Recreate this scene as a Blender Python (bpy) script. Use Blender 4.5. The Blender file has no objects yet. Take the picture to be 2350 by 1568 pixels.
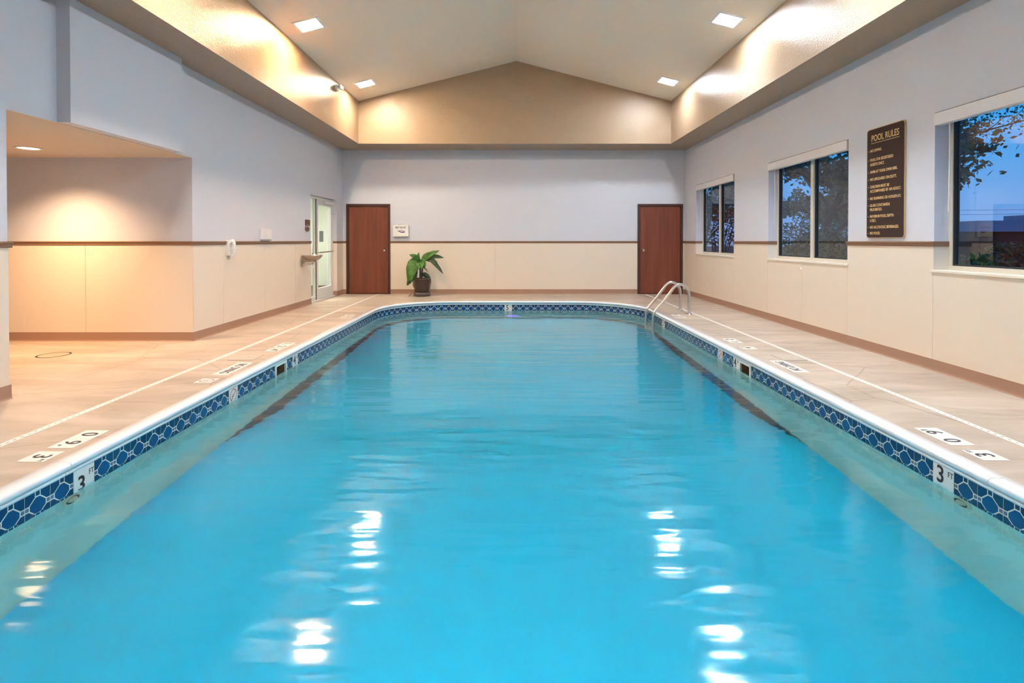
import bpy, bmesh, math, random
from mathutils import Vector, Matrix
random.seed(7)
scene = bpy.context.scene
COL = scene.collection
PI = math.pi

# ------------------------------------------------------------------ camera
F_PX, IMG_W, IMG_H = 1240.0, 2350.0, 1568.0
PITCH = math.radians(0.6)
CAM_Z = 1.24
cam_d = bpy.data.cameras.new('camera')
cam_d.sensor_width = 36.0
cam_d.lens = 36.0 * F_PX / IMG_W
cam_d.shift_y = -(IMG_H / 2 - (553.0 + F_PX * math.tan(PITCH))) / IMG_W
cam_d.clip_end = 400
cam = bpy.data.objects.new('camera', cam_d)
cam.location = (0, 0, CAM_Z)
cam.rotation_euler = (math.radians(90) - PITCH, 0, 0)
COL.objects.link(cam)
scene.camera = cam

# ------------------------------------------------------------------ view / world
vs = scene.view_settings
vs.view_transform = 'Standard'
vs.look = 'None'
vs.exposure = 0.28
vs.gamma = 1.0
vs.use_curve_mapping = False
cy = scene.cycles
cy.use_denoising = True
cy.use_adaptive_sampling = True
cy.use_light_tree = False
cy.adaptive_threshold = 0.20
cy.adaptive_min_samples = 20
cy.max_bounces = 7
cy.diffuse_bounces = 4
cy.glossy_bounces = 2
cy.transmission_bounces = 4
cy.transparent_max_bounces = 8
cy.sample_clamp_indirect = 30.0
cy.caustics_reflective = True
cy.caustics_refractive = True

LAMP = 330.0          # radiance of a ceiling lamp's lens
SKY = 1.5

world = bpy.data.worlds.new('dusk_sky')
scene.world = world
world.use_nodes = True
wn = world.node_tree
wn.nodes.clear()
wo = wn.nodes.new('ShaderNodeOutputWorld')
wb = wn.nodes.new('ShaderNodeBackground')
wt = wn.nodes.new('ShaderNodeTexCoord')
wsep = wn.nodes.new('ShaderNodeSeparateXYZ')
wr = wn.nodes.new('ShaderNodeValToRGB')
wn.links.new(wt.outputs['Generated'], wsep.inputs[0])
wn.links.new(wsep.outputs['Z'], wr.inputs[0])
wn.links.new(wr.outputs[0], wb.inputs[0])
wn.links.new(wb.outputs[0], wo.inputs[0])
e = wr.color_ramp.elements
e[0].position = 0.0
e[0].color = (0.16, 0.27, 0.55, 1)
e[1].position = 0.55
e[1].color = (0.010, 0.17, 0.50, 1)
m_ = wr.color_ramp.elements.new(0.18)
m_.color = (0.04, 0.29, 0.66, 1)
wb.inputs[1].default_value = SKY


# ------------------------------------------------------------------ materials
def mat(name, color, rough=0.5, metal=0.0, spec=0.5, bump=None, noise=None, emit=None, coat=0.0):
    """bump=(scale, strength, distance); noise=(scale, amount) varies the colour a little"""
    m = bpy.data.materials.new(name)
    m.use_nodes = True
    nt = m.node_tree
    b = nt.nodes['Principled BSDF']
    b.inputs['Base Color'].default_value = (*color, 1)
    b.inputs['Roughness'].default_value = rough
    b.inputs['Metallic'].default_value = metal
    b.inputs['Specular IOR Level'].default_value = spec
    b.inputs['Coat Weight'].default_value = coat
    if emit:
        b.inputs['Emission Color'].default_value = (*emit[0], 1)
        b.inputs['Emission Strength'].default_value = emit[1]
    if bump or noise:
        tc = nt.nodes.new('ShaderNodeTexCoord')
    if noise:
        n = nt.nodes.new('ShaderNodeTexNoise')
        n.inputs['Scale'].default_value = noise[0]
        n.inputs['Detail'].default_value = 5
        nt.links.new(tc.outputs['Object'], n.inputs['Vector'])
        r = nt.nodes.new('ShaderNodeValToRGB')
        a = noise[1]
        r.color_ramp.elements[0].position = 0.3
        r.color_ramp.elements[1].position = 0.7
        r.color_ramp.elements[0].color = (*[c * (1 - a) for c in color], 1)
        r.color_ramp.elements[1].color = (*[min(1, c * (1 + a)) for c in color], 1)
        nt.links.new(n.outputs['Fac'], r.inputs[0])
        nt.links.new(r.outputs[0], b.inputs['Base Color'])
    if bump:
        n2 = nt.nodes.new('ShaderNodeTexNoise')
        n2.inputs['Scale'].default_value = bump[0]
        n2.inputs['Detail'].default_value = 3
        nt.links.new(tc.outputs['Object'], n2.inputs['Vector'])
        bp = nt.nodes.new('ShaderNodeBump')
        bp.inputs['Strength'].default_value = bump[1]
        bp.inputs['Distance'].default_value = bump[2]
        nt.links.new(n2.outputs['Fac'], bp.inputs['Height'])
        nt.links.new(bp.outputs[0], b.inputs['Normal'])
    return m


M = {}
M['wall'] = mat('blue_grey_wall_paint', (0.60, 0.62, 0.70), 0.55, bump=(90, 0.25, 0.004))
M['wainscot'] = mat('cream_wainscot', (0.74, 0.655, 0.555), 0.38, bump=(160, 0.10, 0.002))
M['baseboard'] = mat('taupe_vinyl_base', (0.36, 0.215, 0.15), 0.5)
M['rail'] = mat('brown_wood_rail', (0.25, 0.14, 0.08), 0.45)
M['tray'] = mat('tan_semigloss_paint', (0.38, 0.268, 0.172), 0.30, bump=(60, 0.5, 0.010))
M['ceiling'] = mat('cream_ceiling_paint', (0.82, 0.725, 0.61), 0.6, bump=(70, 0.35, 0.005))
M['alcove_ceiling'] = mat('alcove_ceiling_paint', (0.66, 0.56, 0.46), 0.8, bump=(55, 0.6, 0.006))
M['door'] = mat('red_brown_door_wood', (0.185, 0.045, 0.022), 0.38)
M['door_frame'] = mat('dark_brown_frame', (0.055, 0.020, 0.013), 0.45)
M['white'] = mat('white_plastic', (0.78, 0.78, 0.76), 0.4)
M['coping'] = mat('white_glazed_coping', (0.80, 0.83, 0.86), 0.18, coat=0.3)
M['tile_white'] = mat('white_grout_tile', (0.74, 0.72, 0.66), 0.35)
M['tile_navy'] = mat('navy_glaze', (0.004, 0.042, 0.125), 0.16, coat=0.25)
M['tile_blue'] = mat('cobalt_glaze', (0.005, 0.062, 0.20), 0.12, coat=0.3)
M['tile_grey'] = mat('grey_blue_glaze', (0.10, 0.16, 0.26), 0.15)
M['marker'] = mat('marker_tile_white', (0.78, 0.76, 0.72), 0.3)
M['black'] = mat('black_print', (0.025, 0.027, 0.035), 0.5)
M['red'] = mat('red_print', (0.55, 0.06, 0.05), 0.5)
M['pool_wall'] = mat('pool_wall_plaster', (0.42, 0.58, 0.50), 0.5, noise=(1.2, 0.10))
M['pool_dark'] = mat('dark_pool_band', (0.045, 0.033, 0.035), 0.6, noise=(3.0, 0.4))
M['pool_floor'] = mat('blue_pool_floor', (0.002, 0.60, 0.93), 0.6, noise=(0.6, 0.05))
M['steel'] = mat('brushed_steel', (0.62, 0.60, 0.57), 0.28, metal=1.0)
M['chrome'] = mat('chrome', (0.75, 0.73, 0.70), 0.12, metal=1.0)
M['sign'] = mat('dark_brown_sign', (0.040, 0.022, 0.018), 0.6, spec=0.25)
M['sign_edge'] = mat('tan_sign_border', (0.50, 0.35, 0.20), 0.45)
M['gold'] = mat('gold_lettering', (0.68, 0.47, 0.22), 0.45)
M['plaque'] = mat('brown_plaque', (0.10, 0.055, 0.035), 0.45)
M['purple'] = mat('purple_print', (0.07, 0.035, 0.16), 0.5)
M['alu'] = mat('white_aluminium', (0.70, 0.71, 0.69), 0.35)
M['gasket'] = mat('black_gasket', (0.02, 0.02, 0.02), 0.6)
M['vinyl'] = mat('beige_vinyl_frame', (0.66, 0.62, 0.53), 0.4)
M['sill'] = mat('cream_sill', (0.74, 0.68, 0.58), 0.4)
M['valance'] = mat('white_valance', (0.72, 0.71, 0.74), 0.45)
M['pot'] = mat('dark_plastic_pot', (0.065, 0.042, 0.036), 0.4)
M['soil'] = mat('potting_soil', (0.02, 0.014, 0.010), 0.9, bump=(60, 1, 0.01))
M['leaf'] = mat('green_leaf', (0.060, 0.165, 0.022), 0.45, noise=(14, 0.35))
M['leaf_dark'] = mat('dark_green_leaf', (0.028, 0.062, 0.016), 0.5, noise=(14, 0.35))
M['leaf_dry'] = mat('dry_leaf', (0.12, 0.105, 0.055), 0.7, noise=(20, 0.4))
M['stem'] = mat('dark_stem', (0.03, 0.028, 0.018), 0.6)
M['fountain'] = mat('warm_steel', (0.42, 0.36, 0.30), 0.35, metal=0.9)
M['corridor'] = mat('corridor_paint', (0.80, 0.82, 0.74), 0.6)
M['carpet'] = mat('brown_carpet', (0.10, 0.07, 0.045), 0.9)
M['poster'] = mat('grey_green_notice', (0.25, 0.33, 0.33), 0.6)
M['skimmer_in'] = mat('skimmer_throat', (0.16, 0.09, 0.035), 0.7, noise=(12, 0.5))
M['grey'] = mat('grey_plastic', (0.30, 0.31, 0.34), 0.4)
M['plate'] = mat('tan_cover_plate', (0.52, 0.45, 0.37), 0.5)
M['ring'] = mat('ivory_fitting', (0.50, 0.46, 0.28), 0.4)
M['bark'] = mat('bark', (0.045, 0.032, 0.024), 0.9, bump=(20, 1, 0.02))
M['tree_leaf'] = mat('tree_leaf', (0.10, 0.10, 0.035), 0.6, noise=(0.5, 0.5))
M['bush_leaf'] = mat('bush_leaf', (0.040, 0.095, 0.028), 0.6, noise=(1.5, 0.5))
M['lawn'] = mat('lawn', (0.045, 0.06, 0.025), 0.9, noise=(2, 0.4))
M['brick_brown'] = mat('dark_brown_siding', (0.045, 0.022, 0.020), 0.7)
M['roof_pale'] = mat('pale_roof', (0.30, 0.34, 0.45), 0.7)
M['exterior'] = mat('exterior_stucco', (0.35, 0.32, 0.28), 0.8)


def stained_deck():
    m = bpy.data.materials.new('stained_stamped_concrete')
    m.use_nodes = True
    nt = m.node_tree
    L = nt.links.new
    b = nt.nodes['Principled BSDF']
    tc = nt.nodes.new('ShaderNodeTexCoord')
    mp = nt.nodes.new('ShaderNodeMapping')
    mp.inputs['Scale'].default_value = (0.55, 1.9, 1)
    L(tc.outputs['Object'], mp.inputs[0])
    n1 = nt.nodes.new('ShaderNodeTexNoise')
    n1.inputs['Scale'].default_value = 1.6
    n1.inputs['Detail'].default_value = 7
    n1.inputs['Roughness'].default_value = 0.62
    n1.inputs['Distortion'].default_value = 0.6
    L(mp.outputs[0], n1.inputs['Vector'])
    r = nt.nodes.new('ShaderNodeValToRGB')
    els = r.color_ramp.elements
    els[0].position = 0.30
    els[0].color = (0.345, 0.275, 0.215, 1)
    els[1].position = 0.72
    els[1].color = (0.60, 0.50, 0.415, 1)
    k = els.new(0.5)
    k.color = (0.47, 0.385, 0.31, 1)
    L(n1.outputs['Fac'], r.inputs[0])
    # thin scored joints of the stamped slab
    n2 = nt.nodes.new('ShaderNodeTexNoise')
    n2.inputs['Scale'].default_value = 0.8
    L(tc.outputs['Object'], n2.inputs['Vector'])
    mx = nt.nodes.new('ShaderNodeMix')
    mx.data_type = 'VECTOR'
    mx.inputs['Factor'].default_value = 0.12
    L(tc.outputs['Object'], mx.inputs['A'])
    L(n2.outputs['Color'], mx.inputs['B'])
    vo = nt.nodes.new('ShaderNodeTexVoronoi')
    vo.feature = 'DISTANCE_TO_EDGE'
    vo.inputs['Scale'].default_value = 0.85
    L(mx.outputs['Result'], vo.inputs['Vector'])
    r2 = nt.nodes.new('ShaderNodeValToRGB')
    r2.color_ramp.elements[0].position = 0.0
    r2.color_ramp.elements[0].color = (0.66, 0.62, 0.58, 1)
    r2.color_ramp.elements[1].position = 0.006
    r2.color_ramp.elements[1].color = (1, 1, 1, 1)
    L(vo.outputs['Distance'], r2.inputs[0])
    mm = nt.nodes.new('ShaderNodeMix')
    mm.data_type = 'RGBA'
    mm.blend_type = 'MULTIPLY'
    mm.inputs['Factor'].default_value = 1.0
    L(r.outputs[0], mm.inputs['A'])
    L(r2.outputs[0], mm.inputs['B'])
    L(mm.outputs['Result'], b.inputs['Base Color'])
    b.inputs['Roughness'].default_value = 0.42
    n3 = nt.nodes.new('ShaderNodeTexNoise')
    n3.inputs['Scale'].default_value = 9
    n3.inputs['Detail'].default_value = 4
    L(mp.outputs[0], n3.inputs['Vector'])
    bp = nt.nodes.new('ShaderNodeBump')
    bp.inputs['Strength'].default_value = 0.25
    bp.inputs['Distance'].default_value = 0.01
    L(n3.outputs['Fac'], bp.inputs['Height'])
    L(bp.outputs[0], b.inputs['Normal'])
    return m


M['deck'] = stained_deck()


def wood_grain(m, dark, light):
    nt = m.node_tree
    b = nt.nodes['Principled BSDF']
    tc = nt.nodes.new('ShaderNodeTexCoord')
    mp = nt.nodes.new('ShaderNodeMapping')
    mp.inputs['Scale'].default_value = (9, 9, 0.6)
    n = nt.nodes.new('ShaderNodeTexNoise')
    n.inputs['Scale'].default_value = 1.5
    n.inputs['Detail'].default_value = 6
    r = nt.nodes.new('ShaderNodeValToRGB')
    r.color_ramp.elements[0].position = 0.3
    r.color_ramp.elements[1].position = 0.7
    r.color_ramp.elements[0].color = (*dark, 1)
    r.color_ramp.elements[1].color = (*light, 1)
    nt.links.new(tc.outputs['Object'], mp.inputs[0])
    nt.links.new(mp.outputs[0], n.inputs['Vector'])
    nt.links.new(n.outputs['Fac'], r.inputs[0])
    nt.links.new(r.outputs[0], b.inputs['Base Color'])


wood_grain(M['door'], (0.150, 0.036, 0.018), (0.215, 0.058, 0.028))


def water_material():
    m = bpy.data.materials.new('clear_pool_water')
    m.use_nodes = True
    nt = m.node_tree
    L = nt.links.new
    nt.nodes.clear()
    out = nt.nodes.new('ShaderNodeOutputMaterial')
    g = nt.nodes.new('ShaderNodeBsdfGlass')
    g.inputs['Color'].default_value = (0.93, 0.985, 1.0, 1)
    g.inputs['IOR'].default_value = 1.33
    g.inputs['Roughness'].default_value = 0.09
    tc = nt.nodes.new('ShaderNodeTexCoord')
    mp = nt.nodes.new('ShaderNodeMapping')
    mp.inputs['Scale'].default_value = (0.55, 2.3, 1)
    L(tc.outputs['Object'], mp.inputs[0])
    n1 = nt.nodes.new('ShaderNodeTexNoise')
    n1.inputs['Scale'].default_value = 2.0
    n1.inputs['Detail'].default_value = 2.2
    n1.inputs['Roughness'].default_value = 0.5
    L(mp.outputs[0], n1.inputs['Vector'])
    bp = nt.nodes.new('ShaderNodeBump')
    bp.inputs['Strength'].default_value = 0.35
    bp.inputs['Distance'].default_value = 0.034
    L(n1.outputs['Fac'], bp.inputs['Height'])
    L(bp.outputs[0], g.inputs['Normal'])
    L(g.outputs[0], out.inputs['Surface'])
    return m


M['water'] = water_material()


def pane_material(name, tint=(0.92, 0.97, 0.97), boost=1.0):
    m = bpy.data.materials.new(name)
    m.use_nodes = True
    nt = m.node_tree
    L = nt.links.new
    nt.nodes.clear()
    out = nt.nodes.new('ShaderNodeOutputMaterial')
    t = nt.nodes.new('ShaderNodeBsdfTransparent')
    t.inputs[0].default_value = (*tint, 1)
    g = nt.nodes.new('ShaderNodeBsdfGlossy')
    g.inputs['Roughness'].default_value = 0.0
    g.inputs['Color'].default_value = (1, 1, 1, 1)
    fr = nt.nodes.new('ShaderNodeFresnel')
    fr.inputs['IOR'].default_value = 1.5 * boost
    mix = nt.nodes.new('ShaderNodeMixShader')
    ge = nt.nodes.new('ShaderNodeNewGeometry')      # only the outer skin of the solid pane mirrors
    mul = nt.nodes.new('ShaderNodeMath')
    mul.operation = 'MULTIPLY_ADD'
    mul.inputs[1].default_value = -1.0
    mul.inputs[2].default_value = 1.0
    L(ge.outputs['Backfacing'], mul.inputs[0])
    mu2 = nt.nodes.new('ShaderNodeMath')
    mu2.operation = 'MULTIPLY'
    L(mul.outputs[0], mu2.inputs[0])
    L(fr.outputs[0], mu2.inputs[1])
    L(mu2.outputs[0], mix.inputs[0])
    L(t.outputs[0], mix.inputs[1])
    L(g.outputs[0], mix.inputs[2])
    L(mix.outputs[0], out.inputs['Surface'])
    return m


M['pane'] = pane_material('window_glass', (0.80, 0.88, 0.90), 1.30)
M['door_glass'] = pane_material('door_glass', (0.93, 0.96, 0.94), 1.0)


def emit_mat(name, color, strength):
    m = bpy.data.materials.new(name)
    m.use_nodes = True
    nt = m.node_tree
    nt.nodes.clear()
    o = nt.nodes.new('ShaderNodeOutputMaterial')
    e_ = nt.nodes.new('ShaderNodeEmission')
    e_.inputs[0].default_value = (*color, 1)
    e_.inputs[1].default_value = strength
    nt.links.new(e_.outputs[0], o.inputs[0])
    return m


# ------------------------------------------------------------------ mesh helpers
def world_loc(o):
    v = Vector((0, 0, 0))
    while o is not None:
        v += o.location
        o = o.parent
    return v


class MB:
    """collects shapes with material slots; build() links them as ONE object"""
    def __init__(self):
        self.v, self.f, self.mi, self.sm = [], [], [], []

    def add(self, verts, faces, mi=0, smooth=False):
        o = len(self.v)
        self.v += [tuple(p) for p in verts]
        for f in faces:
            self.f.append([i + o for i in f])
            self.mi.append(mi)
            self.sm.append(smooth)
        return self

    def box(self, x0, x1, y0, y1, z0, z1, mi=0):
        v = [(x0, y0, z0), (x1, y0, z0), (x1, y1, z0), (x0, y1, z0), (x0, y0, z1), (x1, y0, z1), (x1, y1, z1), (x0, y1, z1)]
        return self.add(v, [(0, 3, 2, 1), (4, 5, 6, 7), (0, 1, 5, 4), (1, 2, 6, 5), (2, 3, 7, 6), (3, 0, 4, 7)], mi)

    def bbox(self, x0, x1, y0, y1, z0, z1, b=0.005, mi=0, seg=2):
        """box with rounded edges"""
        bm = bmesh.new()
        bmesh.ops.create_cube(bm, size=1)
        for v in bm.verts:
            v.co = Vector(((x0 + x1) / 2 + v.co.x * (x1 - x0), (y0 + y1) / 2 + v.co.y * (y1 - y0), (z0 + z1) / 2 + v.co.z * (z1 - z0)))
        bmesh.ops.bevel(bm, geom=bm.edges[:], offset=b, segments=seg, affect='EDGES', profile=0.5)
        bm.verts.index_update()
        self.add([v.co[:] for v in bm.verts], [[v.index for v in f.verts] for f in bm.faces], mi, False)
        bm.free()
        return self

    def prism(self, pts, axis, a, b, mi=0):
        """extrude a 2D outline along axis ('x','y','z') from a to b"""
        def P(p, t):
            return (t, p[0], p[1]) if axis == 'x' else (p[0], t, p[1]) if axis == 'y' else (p[0], p[1], t)
        n = len(pts)
        v = [P(p, a) for p in pts] + [P(p, b) for p in pts]
        f = [list(range(n)), list(range(2 * n - 1, n - 1, -1))]
        f += [(i, i + n, (i + 1) % n + n, (i + 1) % n) for i in range(n)]
        return self.add(v, f, mi)

    def tube(self, path, r, n=10, mi=0, caps=True):
        path = [Vector(p) for p in path]
        rr = r if isinstance(r, (list, tuple)) else [r] * len(path)
        up = None
        rings = []
        for i, p in enumerate(path):
            t = (path[min(i + 1, len(path) - 1)] - path[max(i - 1, 0)]).normalized()
            if up is None:
                up = t.orthogonal().normalized()
            up = (up - t * up.dot(t))
            up = up.normalized() if up.length > 1e-6 else t.orthogonal().normalized()
            s = t.cross(up)
            rings.append([p + (up * math.cos(2 * PI * k / n) + s * math.sin(2 * PI * k / n)) * rr[i] for k in range(n)])
        v = [q[:] for ring in rings for q in ring]
        f = []
        for i in range(len(path) - 1):
            for k in range(n):
                k2 = (k + 1) % n
                f.append((i * n + k, i * n + k2, (i + 1) * n + k2, (i + 1) * n + k))
        self.add(v, f, mi, True)
        if caps:
            self.add([q[:] for q in rings[0]], [list(range(n))[::-1]], mi)
            self.add([q[:] for q in rings[-1]], [list(range(n))], mi)
        return self

    def lathe(self, prof, center, n=24, mi=0, axis='z', smooth=True):
        v, f = [], []
        for (r, h) in prof:
            for k in range(n):
                a = 2 * PI * k / n
                c, s = r * math.cos(a), r * math.sin(a)
                d = (c, s, h) if axis == 'z' else (h, c, s) if axis == 'x' else (s, h, c)
                v.append((center[0] + d[0], center[1] + d[1], center[2] + d[2]))
        for i in range(len(prof) - 1):
            for k in range(n):
                k2 = (k + 1) % n
                f.append((i * n + k, i * n + k2, (i + 1) * n + k2, (i + 1) * n + k))
        return self.add(v, f, mi, smooth)

    def mesh(self, name, mats):
        me = bpy.data.meshes.new(name)
        me.from_pydata(self.v, [], self.f)
        for m in (mats if isinstance(mats, (list, tuple)) else [mats]):
            me.materials.append(M[m] if isinstance(m, str) else m)
        me.polygons.foreach_set('material_index', self.mi)
        me.polygons.foreach_set('use_smooth', self.sm)
        me.update()
        return me

    def build(self, name, mats, parent=None, local=False):
        if parent is not None and not local:
            o = world_loc(parent)
            self.v = [(a - o.x, b - o.y, c - o.z) for a, b, c in self.v]
        return link(name, self.mesh(name, mats), parent)


def link(name, me, parent=None, loc=(0, 0, 0), rot=(0, 0, 0)):
    ob = bpy.data.objects.new(name, me)
    COL.objects.link(ob)
    ob.parent = parent
    ob.location = loc
    ob.rotation_euler = rot
    return ob


def tag(o, label=None, cat=None, group=None, kind=None):
    if label:
        o['label'] = label
    if cat:
        o['category'] = cat
    if group:
        o['group'] = group
    if kind:
        o['kind'] = kind
    return o


def thing(name, label, cat, loc=(0, 0, 0), group=None, rot=(0, 0, 0)):
    o = link(name, None, None, loc, rot)
    return tag(o, label, cat, group)


def struct_root(name, label=None, cat=None, loc=(0, 0, 0)):
    return tag(link(name, None, None, loc), label, cat, None, 'structure')


def struct(name, mb, mats, label=None):
    return tag(mb.build(name, mats), label, None, None, 'structure')


def smooth_path(pts, n=8):
    """Catmull-Rom through the points"""
    P = [Vector(p) for p in pts]
    P = [P[0] * 2 - P[1]] + P + [P[-1] * 2 - P[-2]]
    out = []
    for i in range(1, len(P) - 2):
        for k in range(n):
            t = k / n
            a, b, c, d = P[i - 1], P[i], P[i + 1], P[i + 2]
            out.append(0.5 * ((2 * b) + (c - a) * t + (2 * a - 5 * b + 4 * c - d) * t * t + (3 * b - a - 3 * c + d) * t ** 3))
    out.append(P[-2])
    return out


_txt = {}


def text_mesh(s, size, material, xs=1.0, align='CENTER', depth=0.0006, bold=0.0):
    """flat lettering in the local XY plane, facing +Z"""
    key = (s, size, material, xs, align, depth, bold)
    if key not in _txt:
        cu = bpy.data.curves.new('lettering', 'FONT')
        cu.body = s
        cu.size = size
        cu.align_x = align
        cu.align_y = 'CENTER'
        cu.extrude = depth
        cu.offset = bold
        cu.resolution_u = 3
        ob = bpy.data.objects.new('tmp', cu)
        COL.objects.link(ob)
        dg = bpy.context.evaluated_depsgraph_get()
        me = bpy.data.meshes.new_from_object(ob.evaluated_get(dg))
        bpy.data.objects.remove(ob)
        for v in me.vertices:
            v.co.x *= xs
        me.materials.clear()
        me.materials.append(M[material])
        _txt[key] = me
    return _txt[key]


def cells_wall(mb, axis, p0, p1, a0, a1, z0, z1, holes, mi=0):
    """solid wall with rectangular holes. axis 'x': the plane is X (thickness p0..p1) and a = Y; axis 'y': plane Y and a = X"""
    As = sorted({a0, a1, *[h[0] for h in holes], *[h[1] for h in holes]})
    Zs = sorted({z0, z1, *[h[2] for h in holes], *[h[3] for h in holes]})
    As = [a for a in As if a0 <= a <= a1]
    Zs = [z for z in Zs if z0 <= z <= z1]

    def solid(i, j):
        if i < 0 or j < 0 or i >= len(As) - 1 or j >= len(Zs) - 1:
            return False
        ac, zc = (As[i] + As[i + 1]) / 2, (Zs[j] + Zs[j + 1]) / 2
        return not any(h[0] < ac < h[1] and h[2] < zc < h[3] for h in holes)

    def P(p, a, z):
        return (p, a, z) if axis == 'x' else (a, p, z)
    for i in range(len(As) - 1):
        for j in range(len(Zs) - 1):
            if not solid(i, j):
                continue
            A, B, C, D = As[i], As[i + 1], Zs[j], Zs[j + 1]
            for p in (p0, p1):
                mb.add([P(p, A, C), P(p, B, C), P(p, B, D), P(p, A, D)], [(0, 1, 2, 3)], mi)
            if not solid(i - 1, j):
                mb.add([P(p0, A, C), P(p1, A, C), P(p1, A, D), P(p0, A, D)], [(0, 1, 2, 3)], mi)
            if not solid(i + 1, j):
                mb.add([P(p0, B, C), P(p1, B, C), P(p1, B, D), P(p0, B, D)], [(0, 1, 2, 3)], mi)
            if not solid(i, j - 1):
                mb.add([P(p0, A, C), P(p1, A, C), P(p1, B, C), P(p0, B, C)], [(0, 1, 2, 3)], mi)
            if not solid(i, j + 1):
                mb.add([P(p0, A, D), P(p1, A, D), P(p1, B, D), P(p0, B, D)], [(0, 1, 2, 3)], mi)
    return mb


# ------------------------------------------------------------------ dimensions (metres, deck at z = 0, camera above the pool end)
XL, XR = -3.95, 4.03
YB, YF = 12.62, -2.8
ZS = 3.355                       # underside of soffit
TXL, TXR, TYB, TYF = -3.34, 3.46, 11.78, -2.0
ZE, ZRIDGE, XRIDGE = 4.28, 5.15, 0.095
AY0, AY1, AZ, AXL = 4.23, 6.68, 2.27, -7.2       # alcove
GY0, GY1, GZ = 10.60, 12.18, 2.16                # glass door opening
WIN = [(9.80, 11.82), (6.48, 8.50), (3.14, 5.16), (-0.19, 1.83)]
WZ0, WZ1 = 0.96, 2.46
RZ0, RZ1 = 1.185, 1.235           # chair rail
BH = 0.11                         # baseboard height
PCX, PW, PYF, PYN, PR = 0.01, 2.49, 11.02, 0.55, 1.33   # pool: centre, half width, far, near, corner radius
ZT, ZW = -0.065, -0.177           # tile top, water level
TILE = 0.1524

# ------------------------------------------------------------------ pool path
def pool_path(off=0.0, step=0.12, corner=10):
    """closed outline, counter clockwise from above, offset outward by off"""
    W, R = PW + off, PR + off
    yf, yn = PYF + off, PYN - off
    pts = []

    def line(a, b):
        n = max(1, int((Vector(b) - Vector(a)).length / step))
        for i in range(n):
            t = i / n
            pts.append((a[0] + (b[0] - a[0]) * t, a[1] + (b[1] - a[1]) * t))

    def arc(cx, cy_, a0, a1):
        for i in range(corner):
            a = a0 + (a1 - a0) * i / corner
            pts.append((cx + R * math.cos(a), cy_ + R * math.sin(a)))
    xr, xl = PCX + W, PCX - W
    line((xr, yn + R), (xr, yf - R))
    arc(xr - R, yf - R, 0, PI / 2)
    line((xr - R, yf), (xl + R, yf))
    arc(xl + R, yf - R, PI / 2, PI)
    line((xl, yf - R), (xl, yn + R))
    arc(xl + R, yn + R, PI, 1.5 * PI)
    line((xl + R, yn), (xr - R, yn))
    arc(xr - R, yn + R, 1.5 * PI, 2 * PI)
    return pts


def interp(tab, y):
    for (a, va), (b, vb) in zip(tab, tab[1:]):
        if y <= b:
            t = max(0, min(1, (y - a) / (b - a)))
            t = t * t * (3 - 2 * t)
            return va + (vb - va) * t
    return tab[-1][1]


def floor_z(y):
    return interp([(0, -1.03), (4.35, -1.045), (5.9, -1.42), (8.2, -1.48), (9.8, -1.34), (11.1, -1.19)], y)


# ------------------------------------------------------------------ floor / deck
def deck():
    bm = bmesh.new()
    outer = [(-4.1, YF - .1), (XR + .1, YF - .1), (XR + .1, YB + .05), (-4.1, YB + .05), (-4.1, AY1 + .1), (AXL - .1, AY1 + .1), (AXL - .1, AY0 - .1), (-4.1, AY0 - .1)]
    inner = pool_path(0.03, 0.4, 14)
    es = []
    for loop in (outer, inner):
        vs_ = [bm.verts.new((x, y, 0)) for x, y in loop]
        for i in range(len(vs_)):
            es.append(bm.edges.new((vs_[i], vs_[(i + 1) % len(vs_)])))
    bmesh.ops.triangle_fill(bm, use_beauty=True, use_dissolve=False, edges=es)
    ext = bmesh.ops.extrude_face_region(bm, geom=bm.faces[:])
    for g in ext['geom']:
        if isinstance(g, bmesh.types.BMVert):
            g.co.z = -0.06
    bmesh.ops.recalc_face_normals(bm, faces=bm.faces[:])
    me = bpy.data.meshes.new('floor')
    bm.to_mesh(me)
    bm.free()
    me.materials.append(M['deck'])
    return tag(link('floor', me), 'tan stained concrete pool deck', None, None, 'structure')


deck()

# ------------------------------------------------------------------ pool basin
basin = struct_root('pool_basin', 'pool shell under the water with blue waterline tiles')


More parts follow.
